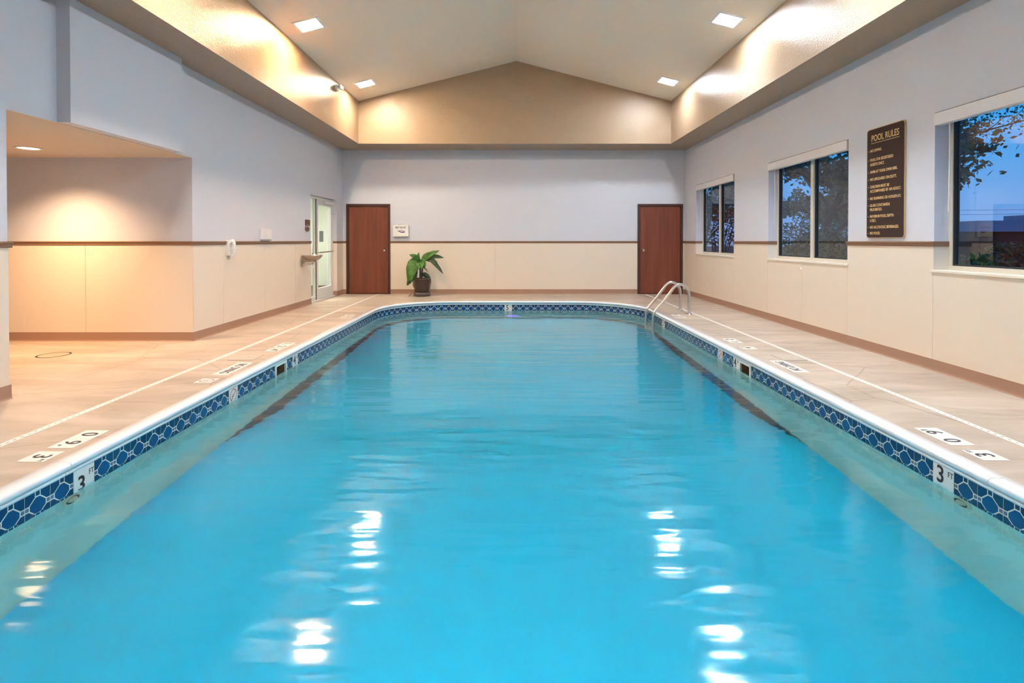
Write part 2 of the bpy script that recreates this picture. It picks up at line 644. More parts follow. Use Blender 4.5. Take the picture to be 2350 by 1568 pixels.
def basin_shell():
    path = pool_path(0.0, 0.12, 16)
    n = len(path)
    ZB = -1.055
    # light wall: from tile bottom to ZB with a slight rounded ledge; dark band from ZB to the floor
    mb = MB()
    prof = [(0.012, ZT), (0.012, ZT - TILE), (0.0, ZT - TILE - 0.004), (0.0, -0.30), (-0.025, -0.335), (-0.025, -0.62), (-0.03, ZB)]
    rows = []
    for off, z in prof:
        p2 = pool_path(off, 0.12, 16)
        if len(p2) != n:
            p2 = [(PCX + (x - PCX) * (1 + off / PW), y) for x, y in path]
        rows.append([(x, y, z) for x, y in p2])
    for a, b in zip(rows, rows[1:]):
        v = a + b
        first = a is rows[0]
        # the skimmer mouths stay open behind the tile band
        mb.add(v, [(i, (i + 1) % n, (i + 1) % n + n, i + n) for i in range(n)
                   if not (first and 5.60 < (a[i][1] + a[(i + 1) % n][1]) / 2 < 5.96 and abs(a[i][0] - PCX) > PW - .2)], 0, True)
    mb.build('pool_wall', 'pool_wall', basin)
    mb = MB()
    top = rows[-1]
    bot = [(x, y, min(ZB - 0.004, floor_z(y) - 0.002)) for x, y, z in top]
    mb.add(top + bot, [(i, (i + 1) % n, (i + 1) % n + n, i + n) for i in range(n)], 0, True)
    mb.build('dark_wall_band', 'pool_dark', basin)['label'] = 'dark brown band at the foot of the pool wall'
    # floor: strips across
    mb = MB()
    ys = [PYN - 0.1 + (PYF - PYN + 0.2) * i / 60 for i in range(61)]
    v, f = [], []
    for y in ys:
        v += [(PCX - PW - 0.1, y, floor_z(y)), (PCX + PW + 0.1, y, floor_z(y))]
    for i in range(60):
        f.append((2 * i, 2 * i + 1, 2 * i + 3, 2 * i + 2))
    mb.add(v, f, 0, True)
    mb.build('pool_floor', 'pool_floor', basin)


basin_shell()


# ---- waterline tiles
def decor_tile_mesh():
    mb = MB()
    h = TILE / 2 - 0.0008
    T = TILE
    mb.box(-h, h, -0.010, 0.0, -T + .0005, -.0005, 0)

    def piece(pts, mi):
        # pts in (u, v): u in -.5...5, v 0 top .. 1 bottom
        n = len(pts)
        top = [(u * T, 0.0012, -v * T) for u, v in pts]
        bot = [(u * T, 0.0, -v * T) for u, v in pts]
        mb.add(top + bot, [list(range(n))[::-1]] + [(i, (i + 1) % n, (i + 1) % n + n, i + n) for i in range(n)], mi)
    e1 = 0.487
    for s in (1, -1):
        for fl in (0, 1):
            def q(u, v):
                return (u * s, v if not fl else 1 - v)
            piece([q(.118, .012), q(e1, .012), q(e1, .398), q(.352, .398), q(.118, .195)], 1)
        piece([(s * .354, .44), (s * .48, .44), (s * .48, .56), (s * .354, .56)], 3)
    for a, b in ((.012, .168), (.832, .988)):
        piece([(-.076, a), (.076, a), (.076, b), (-.076, b)], 1)
    piece([(-.078, .215), (.078, .215), (.308, .418), (.308, .582), (.078, .785), (-.078, .785), (-.308, .582), (-.308, .418)], 2)
    return mb.mesh('tile', ['tile_white', 'tile_navy', 'tile_blue', 'tile_grey'])


TILE_ME = decor_tile_mesh()


def marker_tile_mesh():
    mb = MB()
    h = TILE / 2 - 0.001
    mb.box(-h, h, -0.010, 0.002, -TILE + .0005, -.003, 0)
    mb.box(-h - .0022, -h, -0.010, 0.001, -TILE, -.001, 1)
    return mb.mesh('depth_marker_tile', ['marker', 'gasket'])


MARK_ME = marker_tile_mesh()


def no_diving_ring(mb, r, y, cz, cx=0.0, mi=0, flat=None):
    """ring with a slash; in the local XZ plane at y (flat=None) or in XY at z=y (flat=True)"""
    def P(a, b):
        return (cx + a, y, cz + b) if not flat else (cx + a, cz + b, y)
    n = 24
    ro, ri = r, r * 0.86
    v = [P(ro * math.cos(2 * PI * i / n), ro * math.sin(2 * PI * i / n)) for i in range(n)] + [P(ri * math.cos(2 * PI * i / n), ri * math.sin(2 * PI * i / n)) for i in range(n)]
    mb.add(v, [(i, (i + 1) % n, (i + 1) % n + n, i + n) for i in range(n)], mi)
    c = math.sqrt(.5) * r * .93
    d = r * .055
    mb.add([P(-c - d, c - d), P(-c + d, c + d), P(c + d, -c + d), P(c - d, -c - d)], [(0, 1, 2, 3)], mi)


def diver(mb, r, y, cz, mi, flat=None):
    def P(a, b):
        return (a, y, cz + b) if not flat else (a, cz + b, y)
    for pts in ([(-.45, .35), (-.38, .45), (.25, -.1), (.15, -.22)], [(.1, -.05), (.2, -.15), (.45, -.5), (.38, -.55)], [(.0, .1), (.1, .2), (.32, .25), (.3, .15)]):
        mb.add([P(a * r, b * r) for a, b in pts], [(0, 1, 2, 3)], mi)
    n = 10
    mb.add([P(r * (.33 + .1 * math.cos(2 * PI * i / n)), r * (-.1 + .1 * math.sin(2 * PI * i / n))) for i in range(n)], [list(range(n))], mi)


def put_tile(x, y, ang, kind=None, sx=1.0):
    """ang: rotation so that local +Y is the pool side"""
    if kind is None:
        o = link('tile', TILE_ME, basin, (x, y, ZT), (0, 0, ang))
        o.scale.x = sx
        return o
    o = link('depth_marker_tile', MARK_ME, basin, (x, y, ZT), (0, 0, ang))
    if kind == 'no':
        o['label'] = 'white waterline tile with a red no-diving symbol'
        mb = MB()
        no_diving_ring(mb, 0.058, 0.0032, -0.068, 0, 0)
        diver(mb, 0.058, 0.0028, -0.068, 1)
        mb.build('no_diving_symbol', ['red', 'black'], o, local=True)
        return o
    num, dz = kind
    o['label'] = 'white waterline tile marked %s FT in black' % num
    # text mesh faces +Z; rotate so that it faces local +Y and reads left to right for a swimmer
    t = text_mesh(num, 0.138, 'black', 0.9, bold=0.0018)
    link('numeral', t, o, (0.020, 0.003, -0.060 + dz), (PI / 2, 0, PI))
    t = text_mesh('FT', 0.046, 'black', 0.8)
    link('unit_lettering', t, o, (-0.052, 0.003, -0.036 + dz * 0.3), (PI / 2, 0, PI))
    return o


Y0 = 3.116                         # centre of the 3 FT tiles
xr, xl = PCX + PW, PCX - PW
SKIP = {17, 18}
RIGHT = {0: ('3', 0), 19: ('4', 0), 22: 'no', 38: ('5', 0)}
LEFT = {0: ('3', -0.040), 20: ('4', 0), 11: 'no'}
for k in range(-15, 44):
    y = Y0 + k * TILE
    if k in SKIP:
        continue
    put_tile(xr, y, PI / 2, RIGHT.get(k))
    put_tile(xl, y, -PI / 2, LEFT.get(k))
y_top = Y0 + 43.5 * TILE
xm0 = -0.075
bR, bL = xm0 + 8.5 * TILE - TILE, xm0 - 6.5 * TILE
for k in range(-6, 8):
    put_tile(xm0 + k * TILE, PYF, PI, ('5', 0) if k == 0 else None)


def corner_tiles(side):
    # dense polyline from the end of the straight to the far straight
    pts = []
    cx_ = (xr - PR) if side > 0 else (xl + PR)
    X = xr if side > 0 else xl
    pts.append(Vector((X, y_top, 0)))
    for i in range(61):
        a = PI / 2 * i / 60
        pts.append(Vector((cx_ + side * PR * math.cos(a), PYF - PR + PR * math.sin(a), 0)))
    end = (xm0 + 7.5 * TILE) if side > 0 else (xm0 - 6.5 * TILE)
    pts.append(Vector((end, PYF, 0)))
    cum = [0]
    for a, b in zip(pts, pts[1:]):
        cum.append(cum[-1] + (b - a).length)
    tot = cum[-1]

    def at(s):
        for i in range(len(pts) - 1):
            if s <= cum[i + 1] + 1e-9:
                t = (s - cum[i]) / max(1e-9, cum[i + 1] - cum[i])
                return pts[i].lerp(pts[i + 1], t)
        return pts[-1]
    n = round(tot / TILE)
    for i in range(n):
        a, b = at(tot * i / n), at(tot * (i + 1) / n)
        d = b - a
        c = (a + b) / 2
        nrm = Vector((-d.y, d.x, 0)) * (1 if side > 0 else -1)     # towards the pool
        ang = math.atan2(nrm.y, nrm.x) - PI / 2
        put_tile(c.x, c.y, ang, None, d.length / TILE)


corner_tiles(1)
corner_tiles(-1)

# ---- coping
coping_root = struct_root('pool_coping', 'white rounded coping around the pool edge')


def coping():
    prof = [(0.075, -0.02), (0.075, 0.006), (0.066, 0.012), (0.0, 0.014), (-0.020, 0.013), (-0.034, 0.006), (-0.040, -0.008), (-0.036, -0.022), (-0.026, -0.032), (-0.012, -0.038),
            (-0.006, -0.042), (-0.003, -0.043), (-0.003, -0.047), (-0.006, -0.048), (-0.006, -0.065), (0.02, -0.065)]
    outs = [pool_path(o, 0.1, 18) for o, z in prof]
    base = pool_path(0.0, 0.1, 18)
    n = len(base)
    # make every offset loop have the same number of points
    loops = []
    for (o, z), lp in zip(prof, outs):
        if len(lp) == n:
            loops.append([(x, y, z) for x, y in lp])
        else:
            L2 = []
            for i, (x, y) in enumerate(base):
                a, b = base[i - 1], base[(i + 1) % n]
                t = Vector((b[0] - a[0], b[1] - a[1])).normalized()
                L2.append((x + t.y * o, y - t.x * o, z))
            loops.append(L2)
    cum = [0]
    for i in range(n):
        a, b = base[i], base[(i + 1) % n]
        cum.append(cum[-1] + math.hypot(a[0] - b[0], a[1] - b[1]))
    # sections 1.83 m long, split so that a joint falls at y = 2.75 on the right side
    s0 = 2.75 - (PYN + PR)
    sec = lambda s: int(math.floor((s - s0) / 1.83 + 100))
    i = 0
    while i < n:
        j = i
        while j < n and sec(cum[j]) == sec(cum[i]):
            j += 1
        m = j - i
        mb = MB()
        idx = [(i + k) % n for k in range(m + 1)]
        v = []
        for lp in loops:
            ring = [Vector(lp[q]) for q in idx]
            # hairline joint at both ends
            if m >= 2:
                ring[0] = ring[0].lerp(ring[1], 0.02)
                ring[-1] = ring[-1].lerp(ring[-2], 0.02)
            v += [p[:] for p in ring]
        w = m + 1
        f = []
        for r in range(len(loops) - 1):
            for k in range(m):
                f.append((r * w + k, r * w + k + 1, (r + 1) * w + k + 1, (r + 1) * w + k))
        mb.add(v, [q[::-1] for q in f], 0, True)
        for e_ in (0, m):
            mb.add([v[r * w + e_] for r in range(len(loops))], [list(range(len(loops)))], 0)
        mb.build('coping_section', 'coping', coping_root)
        i = j


coping()

# ---- water
def water():
    mb = MB()
    pts = pool_path(0.010, 0.12, 16)
    n = len(pts)
    mb.add([(x, y, ZW) for x, y in pts], [list(range(n))], 0)
    o = mb.build('pool_water', 'water')
    tag(o, 'clear bright blue pool water with faint ripples', 'water', None, 'stuff')


water()


# ------------------------------------------------------------------ walls
def panels(parent, axis, plane, out, segs, z0=BH - 0.01, z1=RZ0 + 0.005):
    """wainscot panels; out = direction (+1/-1) into the room along the plane axis"""
    for (a, b, *zz) in segs:
        t = zz[0] if zz else z1
        g = 0.0018
        mb = MB()
        p, q = sorted((plane, plane + out * 0.008))
        if axis == 'x':
            mb.box(p, q, a + g, b - g, z0, t)
        else:
            mb.box(a + g, b - g, p, q, z0, t)
        mb.build('wainscot_panel', 'wainscot', parent)


# left wall with the alcove and glass door openings
mb = MB()
cells_wall(mb, 'x', XL - 0.2, XL, YF - 0.2, YB + 0.2, -0.06, ZS + 0.08, [(AY0, AY1, -0.06, AZ), (GY0, GY1, -0.06, GZ)])
wl = struct('wall_left', mb, 'wall', 'pale blue-grey left wall')
panels(wl, 'x', XL, 1, [(-2.8, -1.5), (-1.5, -.28), (-.28, .94), (.94, 2.16), (2.16, 3.38), (3.38, 4.23), (6.68, 7.38), (7.38, 8.6), (8.6, 9.82), (9.82, 10.6), (12.18, 12.62)])
panels(wl, 'y', AY0, 1, [(-4.15, XL)])
panels(wl, 'y', GY1, -1, [(-4.03, XL + 0.008)])
mb = MB()
mb.box(XL, -3.83, 4.70, 6.29, AZ, ZS)
struct('wall_bulkhead', mb, 'wall', 'boxed-out blue-grey bulkhead above the alcove')

# back wall
mb = MB()
mb.box(XL - 0.2, XR + 0.22, YB, YB + 0.2, -0.06, ZS + 0.08)
wb_ = struct('wall_back', mb, 'wall', 'pale blue-grey back wall')
panels(wb_, 'y', YB, -1, [(XL, -3.86), (-2.84, -1.75), (-1.75, -.40), (-.40, .5), (.5, 1.72), (1.72, 2.93), (3.98, XR)])

# right wall with windows
mb = MB()
cells_wall(mb, 'x', XR, XR + 0.22, YF - 0.2, YB, -0.06, ZS + 0.08, [(a, b, WZ0, WZ1) for a, b in WIN])
wr_ = struct('wall_right', mb, 'wall', 'pale blue-grey right wall with the windows')
segs = []
edges = [YF]
for a, b in sorted(WIN):
    segs.append((edges[-1], a))
    mid = (a + b) / 2
    segs.append((a, mid, WZ0))
    segs.append((mid, b, WZ0))
    edges.append(b)
segs.append((edges[-1], YB))
panels(wr_, 'x', XR, -1, segs)

# front wall (behind the viewer)
mb = MB()
mb.box(XL - 0.2, XR + 0.22, YF - 0.2, YF, -0.06, ZS + 0.08)
wf_ = struct('wall_front', mb, 'wall', 'wall behind the viewer')
panels(wf_, 'y', YF, 1, [(XL + i * 1.33, XL + (i + 1) * 1.33) for i in range(6)])

# alcove shell
mb = MB()
mb.box(AXL - 0.1, XL - 0.2, AY1, AY1 + 0.15, -0.06, AZ + .1)
wa = struct('wall_alcove_back', mb, 'wall', 'alcove back wall under warm light')
panels(wa, 'y', AY1, -1, [(-7.2, -6.49), (-6.49, -5.27), (-5.27, XL + .008)])
mb = MB()
mb.box(AXL - 0.15, AXL, AY0 - 0.15, AY1 + 0.15, -0.06, AZ + .1)
struct('wall_alcove_left', mb, 'wall')
mb = MB()
mb.box(AXL - 0.1, XL - 0.2, AY0 - 0.15, AY0, -0.06, AZ + .1)
struct('wall_alcove_front', mb, 'wall')
mb = MB()
mb.box(AXL - 0.15, XL - 0.0005, AY0 - 0.001, AY1 + 0.001, AZ - 0.004, AZ + 0.06)
struct('ceiling_alcove', mb, 'alcove_ceiling', 'textured low ceiling of the alcove')

# soffit ring and tray
mb = MB()
mb.box(XL - .05, TXL, YF - .05, YB + .05, ZS, ZS + 0.06)
mb.box(TXR, XR + .05, YF - .05, YB + .05, ZS, ZS + 0.06)
mb.box(TXL, TXR, TYB, YB + .05, ZS, ZS + 0.06)
mb.box(TXL, TXR, YF - .05, TYF, ZS, ZS + 0.06)
struct('ceiling_soffit', mb, 'tray', 'tan soffit running round the raised ceiling')
mb = MB()
mb.box(TXL - .1, TXL, TYF - .1, TYB + .1, ZS + .06, ZE + .04)
struct('wall_tray_left', mb, 'tray', 'tan side of the raised ceiling, left')
mb = MB()
mb.box(TXR, TXR + .1, TYF - .1, TYB + .1, ZS + .06, ZE + .04)
struct('wall_tray_right', mb, 'tray', 'tan side of the raised ceiling, right')
gable = [(TXL, ZS + .05), (TXR, ZS + .05), (TXR, ZE + .05), (XRIDGE, ZRIDGE + .05), (TXL, ZE + .05)]
mb = MB()
mb.prism(gable, 'y', TYB + .0005, TYB + .1)
struct('wall_tray_back', mb, 'tray', 'tan gable end of the raised ceiling')
mb = MB()
mb.prism(gable, 'y', TYF - .1, TYF)
struct('wall_tray_front', mb, 'tray')
mb = MB()
mb.prism([(TXL - .1, ZE - 0.1 * .2533), (XRIDGE, ZRIDGE), (TXR + .1, ZE - 0.1 * .2586), (TXR + .1, ZE + .15), (XRIDGE, ZRIDGE + .2), (TXL - .1, ZE + .15)], 'y', TYF - .1, TYB + .1)
struct('ceiling', mb, 'ceiling', 'cream vaulted ceiling with a central ridge')

# chair rail trims
_tr = [0]


def rail(axis, plane, out, a, b, zt=RZ1):
    _tr[0] += 1
    prof = [(0, RZ0), (0.012, RZ0), (0.016, RZ0 + .012), (0.016, RZ0 + .030), (0.026, RZ0 + .038), (0.026, zt), (0, zt)]
    pts = [(plane + out * d, z) for d, z in prof]
    mb = MB()
    if axis == 'x':
        mb.prism(pts, 'y', a, b)
    else:
        mb.prism(pts, 'x', a, b)
        # prism along x takes (y, z) pairs
    return struct('trim_%d' % _tr[0], mb, 'rail', 'brown wooden chair rail')


for a, b in ((YF, AY0 + .026), (AY1 - .026, GY0), (GY1 - .026, YB)):
    rail('x', XL, 1, a, b)
rail('y', AY0, 1, XL - .2, XL)
rail('y', AY1, -1, AXL, XL)
rail('y', GY1, -1, XL - .08, XL)
rail('y', YB, -1, XL, -3.86)
rail('y', YB, -1, -2.84, 2.93)
rail('y', YB, -1, 3.98, XR)
ed = [YF] + [v for w in sorted(WIN) for v in w] + [YB]
for i in range(0, len(ed), 2):
    rail('x', XR, -1, ed[i] - (0.012 if i else 0), ed[i + 1] + (0.012 if i + 1 < len(ed) - 1 else 0))

# baseboards
def base_run(mb, axis, plane, out, a, b):
    prof = [(0, 0), (0.022, 0), (0.014, 0.012), (0.012, 0.03), (0.011, BH), (0, BH)]
    pts = [(plane + out * d, z) for d, z in prof]
    mb.prism(pts, 'y' if axis == 'x' else 'x', a, b)


for nm, runs in {
    'left': [('x', XL, 1, YF, AY0 + .012), ('x', XL, 1, AY1 - .012, GY0), ('x', XL, 1, GY1 - .012, YB), ('y', GY1, -1, XL - .08, XL), ('y', AY0, 1, XL - .2, XL)],
    'back': [('y', YB, -1, XL, -3.86), ('y', YB, -1, -2.84, 2.93), ('y', YB, -1, 3.98, XR)],
    'right': [('x', XR, -1, YF, YB)],
    'front': [('y', YF, 1, XL, XR)],
    'alcove': [('y', AY1, -1, AXL, XL), ('x', AXL, 1, AY0, AY1)],
}.items():
    mb = MB()
    for r in runs:
        base_run(mb, *r)
    struct('baseboard_' + nm, mb, 'baseboard', 'taupe cove baseboard')


# ------------------------------------------------------------------ wooden doors on the back wall
def wood_door(n, x0, x1, knob_right, label):
    y = YB
    d = struct_root('door_%d' % n, label, None, ((x0 + x1) / 2, y, 0))
    fw, zt = 0.055, 2.10
    for a, b in ((x0, x0 + fw), (x1 - fw, x1)):
        MB().bbox(a, b, y - 0.045, y + 0.02, 0, zt - fw, 0.004).build('frame_jamb', 'door_frame', d)
    MB().bbox(x0, x1, y - 0.045, y + 0.02, zt - fw, zt, 0.004).build('frame_head', 'door_frame', d)
    MB().box(x0 + fw, x1 - fw, y - 0.04, y - 0.001, 0, 0.012).build('threshold', 'door_frame', d)
    leaf = MB().bbox(x0 + fw + .004, x1 - fw - .004, y - 0.020, y + 0.018, 0.014, zt - fw - .004, 0.003).build('door_leaf', 'door', d)
    kx = x1 - fw - 0.07 if knob_right else x0 + fw + 0.07
    MB().lathe([(0.0, 0.0), (0.034, 0.0), (0.034, -0.006), (0.014, -0.012), (0.012, -0.035), (0.026, -0.045), (0.030, -0.058), (0.024, -0.070), (0.0, -0.074)], (kx, y - 0.020, 1.02), 18, 0, 'y').build('door_knob', 'chrome', leaf)['label'] = 'polished round door knob'
    return d


wood_door(1, -3.86, -2.84, True, 'reddish-brown wooden door left of the first aid kit')
wood_door(2, 2.93, 3.98, False, 'reddish-brown wooden door behind the pool ladder')

# ------------------------------------------------------------------ glass door on the left wall, corridor behind it
gd = struct_root('door_3', 'white-framed glass door on the left wall', None, (XL - .1, (GY0 + GY1) / 2, 0))
X0, X1 = -4.085, -4.03
MB().bbox(X0, X1, GY0, GY1, GZ - .055, GZ, .003).build('frame_head', 'alu', gd)
MB().bbox(X0, X1, GY0, GY0 + .05, 0, GZ - .055, .003).build('frame_jamb', 'alu', gd)
MB().bbox(X0, X1, GY1 - .06, GY1, 0, GZ - .055, .003).build('frame_jamb', 'alu', gd)
MB().bbox(X0, X1, 11.055, 11.085, 0, GZ - .055, .003).build('mullion', 'alu', gd)
MB().box(X0 + .01, X1 + .004, 11.087, 11.125, 0, GZ - .055).build('gasket', 'gasket', gd)
MB().bbox(X0, X1 + .05, GY0, GY1, 0, .025, .004).build('threshold', 'alu', gd)
MB().box(-4.062, -4.055, GY0 + .05, 11.055, .025, GZ - .055).build('pane', 'door_glass', gd)['label'] = 'narrow sidelight pane beside the glass door'
MB().box(X0, X1, GY0 + .05, 11.055, .025, .10).build('sidelight_rail', 'alu', gd)
lf = MB()
lf.bbox(X0, X1 + .006, 11.13, 11.225, .03, GZ - .06, .003)
lf.bbox(X0, X1 + .006, 12.01, 12.11, .03, GZ - .06, .003)
lf.bbox(X0, X1 + .006, 11.22, 12.02, .03, .25, .003)
lf.bbox(X0, X1 + .006, 11.22, 12.02, GZ - .17, GZ - .06, .003)
leaf = lf.build('door_leaf', 'alu', gd)
MB().box(-4.06, -4.053, 11.22, 12.015, .25, GZ - .17).build('pane', 'door_glass', leaf)
cb = MB()
cb.tube([(-3.99, 11.15, 1.0), (-3.985, 11.25, 1.0), (-3.985, 11.98, 1.01), (-3.99, 12.08, 1.01)], .013, 8)
cb.tube([(-4.03, 11.17, 1.0), (-3.985, 11.17, 1.0)], .011, 8)
cb.tube([(-4.03, 12.06, 1.01), (-3.985, 12.06, 1.01)], .011, 8)
cb.build('push_bar', 'steel', leaf)
MB().box(-4.052, -4.050, 11.36, 11.60, 1.22, 1.45).build('notice', 'poster', leaf)['label'] = 'small grey-green notice stuck on the glass'
cl = MB()
cl.bbox(-4.02, -3.97, 11.55, 12.06, GZ - .125, GZ - .075, .004)
cl.build('door_closer', 'alu', leaf)
wc = MB()
wc.tube(smooth_path([(-3.985, 12.03, GZ - .09), (-3.95, 12.08, GZ - .17), (-3.935, 12.12, GZ - .27), (-3.945, 12.08, GZ - .33), (-3.985, 12.0, GZ - .32), (-4.02, 11.98, GZ - .28)], 5), .006, 6)
wc.build('cable_loop', 'steel', leaf)
# corridor
mb = MB()
mb.box(-6.0, -4.15, 9.0, 15.0, -.06, 0.0)
struct('floor_corridor', mb, 'carpet')
mb = MB()
mb.box(-6.1, -6.0, 9.0, 15.0, 0, 2.5)
struct('wall_corridor_left', mb, 'corridor')
mb = MB()
mb.box(-6.1, -4.15, 8.9, 9.0, 0, 2.5)
struct('wall_corridor_front', mb, 'corridor')
mb = MB()
mb.box(-6.1, -4.15, 15.0, 15.1, 0, 2.5)
struct('wall_corridor_back', mb, 'corridor')
mb = MB()
mb.box(-6.1, -4.15, 9.0, 15.0, 2.5, 2.56)
struct('ceiling_corridor', mb, 'corridor')
mb = MB()
mb.box(-4.25, -4.15, YB + .2, 15.0, 0, 2.5)
struct('wall_corridor_right', mb, 'corridor')
mb = MB()
mb.box(-6.0, -5.985, 9.0, 15.0, 0, .11)
struct('baseboard_corridor', mb, 'plaque')
cf = thing('corridor_light', 'white ceiling lamp lighting the corridor behind the glass door', 'lamp', (-5.1, 12.2, 2.5))
MB().bbox(-5.4, -4.8, 11.2, 13.2, 2.425, 2.47, .005).build('housing', 'alu', cf)
MB().box(-5.36, -4.84, 11.25, 13.15, 2.420, 2.4245).build('diffuser', emit_mat('corridor_lamp', (1.0, 0.99, 0.90), 34.0), cf)


# ------------------------------------------------------------------ windows and blinds
def window(n, y0, y1, label, blabel):
    w = struct_root('window_%d' % n, label, None, (XR + .2, (y0 + y1) / 2, WZ0))
    xa, xb = XR + .135, XR + .205
    fw = .045
    ym = (y0 + y1) / 2
    MB().bbox(xa, xb, y0, y1, WZ0, WZ0 + fw, .003).build('frame_bottom', 'vinyl', w)
    MB().bbox(xa, xb, y0, y1, WZ1 - fw, WZ1, .003).build('frame_top', 'vinyl', w)
    for a, b in ((y0, y0 + fw), (y1 - fw, y1)):
        MB().bbox(xa, xb, a, b, WZ0 + fw, WZ1 - fw, .003).build('frame_side', 'vinyl', w)
    MB().bbox(xa - .012, xb - .02, ym - .035, ym + .035, WZ0 + fw, WZ1 - fw, .003).build('mullion', 'vinyl', w)
    for a, b in ((y0 + fw, ym - .035), (ym + .035, y1 - fw)):
        g = .014
        mb = MB()
        mb.box(xa + .01, xb - .01, a, a + g, WZ0 + fw, WZ1 - fw)
        mb.box(xa + .01, xb - .01, b - g, b, WZ0 + fw, WZ1 - fw)
        mb.box(xa + .01, xb - .01, a + g, b - g, WZ0 + fw, WZ0 + fw + g)
        mb.box(xa + .01, xb - .01, a + g, b - g, WZ1 - fw - g, WZ1 - fw)
        mb.build('gasket', 'gasket', w)
        MB().box(xa + .030, xa + .034, a + g, b - g, WZ0 + fw + g, WZ1 - fw - g).build('pane', 'pane', w)
    MB().bbox(XR - .018, xa + .01, y0 - .02, y1 + .02, WZ0 - .022, WZ0 + .002, .004).build('sill', 'sill', w)
    # wainscot and rail carried into the far reveal
    MB().box(XR - .008, xa, y1 - .006, y1 + .0005, WZ0 + .002, RZ0 + .004).build('reveal_panel', 'wainscot', w)
    MB().box(XR - .02, xa, y1 - .014, y1 + .0005, RZ0, RZ1).build('reveal_rail', 'rail', w)
    b = thing('window_blind', blabel, 'blind', (XR, ym, WZ1), 'raised blinds over the windows')
    MB().bbox(XR - .022, XR + .055, y0 + .012, y1 - .012, WZ1 - .125, WZ1 - .010, .006).build('valance', 'valance', b)
    MB().tube([(XR + .035, y1 - .13, WZ1 - .12), (XR + .042, y1 - .125, WZ1 - .45), (XR + .04, y1 - .12, WZ1 - .95)], .006, 8).build('wand', 'white', b)


window(1, *WIN[0], 'farthest window, beside the wooden door', 'white blind valance on the farthest window')
window(2, *WIN[1], 'middle window, left of the pool rules sign', 'white blind valance on the window left of the rules sign')
window(3, *WIN[2], 'nearest window, right of the pool rules sign', 'white blind valance on the window right of the rules sign')
window(4, *WIN[3], 'window outside the picture on the right', 'white blind valance on the window nearest the viewer')


# ------------------------------------------------------------------ ceiling lamps
def ceil_lamp(x, y, color, power, label):
    left = x < XRIDGE
    if left:
        z = ZE + (x - TXL) * (ZRIDGE - ZE) / (XRIDGE - TXL)
        tilt = -math.atan((ZRIDGE - ZE) / (XRIDGE - TXL))
    else:
        z = ZE + (TXR - x) * (ZRIDGE - ZE) / (TXR - XRIDGE)
        tilt = math.atan((ZRIDGE - ZE) / (TXR - XRIDGE))
    o = thing('ceiling_lamp', label, 'lamp', (x, y, z), 'square recessed lamps in the vaulted ceiling', (0, tilt, 0))
    a, b = 0.195, 0.155
    mb = MB()
    for (x0, x1, y0, y1) in ((-a, a, -a, -b), (-a, a, b, a), (-a, -b, -b, b), (b, a, -b, b)):
        mb.bbox(x0, x1, y0, y1, -.012, 0.006, .003)
    mb.build('trim_ring', 'white', o, local=True)
    MB().box(-b, b, -b, b, -.006, -.002).build('lens', emit_mat('lamp_lens', color, power), o, local=True)
    return o


SOFT = (1.0, 0.90, 0.80)
WARM, MID, COOL = (1.0, 0.60, 0.34), (1.0, 0.83, 0.62), (0.88, 0.94, 1.0)
ceil_lamp(-2.93, 10.83, MID, LAMP * .7, 'square recessed lamp in the left slope, next to the gable')
ceil_lamp(-2.95, 7.88, WARM, LAMP * 1.15, 'glaring warm recessed lamp in the left slope, farther from the gable')
ceil_lamp(-2.94, 4.9, SOFT, LAMP * .95, 'recessed lamp in the left slope, above the alcove')
ceil_lamp(-2.94, 1.9, SOFT, LAMP * .5, 'recessed lamp in the left slope, nearest the viewer')
ceil_lamp(3.07, 10.66, COOL, LAMP * .5, 'square recessed lamp in the right slope, next to the gable')
ceil_lamp(3.06, 7.72, COOL, LAMP * .7, 'square white recessed lamp in the right slope, farther from the gable')
ceil_lamp(3.06, 4.8, COOL, LAMP * 1.1, 'recessed lamp in the right slope, above the rules sign')
ceil_lamp(3.06, 1.9, COOL, LAMP * .85, 'recessed lamp in the right slope, nearest the viewer')

# alcove downlight
al = thing('alcove_downlight', 'round warm downlight in the low alcove ceiling', 'lamp', (-5.34, 5.98, AZ))
MB().lathe([(.10, 0.0), (.125, 0.0), (.13, -.008), (.10, -.012), (.095, -.002)], (-5.34, 5.98, AZ), 28).build('trim_ring', 'white', al)
MB().lathe([(.0001, -.006), (.095, -.006), (.095, -.002)], (-5.34, 5.98, AZ), 28).build('lens', emit_mat('downlight_lens', (1.0, 0.66, 0.38), 14.0), al)
sl = bpy.data.lights.new('downlight_bulb', 'SPOT')
sl.energy = 340.0
sl.color = (1.0, 0.60, 0.31)
sl.spot_size = math.radians(134)
sl.spot_blend = 1.0
sl.shadow_soft_size = 0.09
link('bulb', sl, al, (0, 0, -.03))

# underwater lamp at the far wall and an unseen one added at the near end to brighten the pool
def pool_lamp(y, face, color, power, label, r=.11, zl=-.62):
    o = thing('pool_light', label, 'lamp', (PCX, y, zl))
    MB().lathe([(r, 0), (r * 1.25, 0), (r * 1.25, face * .02), (r, face * .03)], (PCX, y, zl), 24, 0, 'y').build('bezel', 'steel', o)
    MB().lathe([(.0001, face * .028), (r * .7, face * .024), (r, face * .012)], (PCX, y, zl), 24, 0, 'y').build('lens', emit_mat('pool_lamp_lens', color, power), o)


pool_lamp(PYF - .03, -1, (0.26, 0.28, 1.0), 1.5, 'violet-blue underwater lamp in the far pool wall', .13, -.86)
pool_lamp(PYN + .03, 1, (0.40, 0.88, 1.0), 290.0, 'unseen underwater lamp added in the near pool wall to brighten the water', .12)

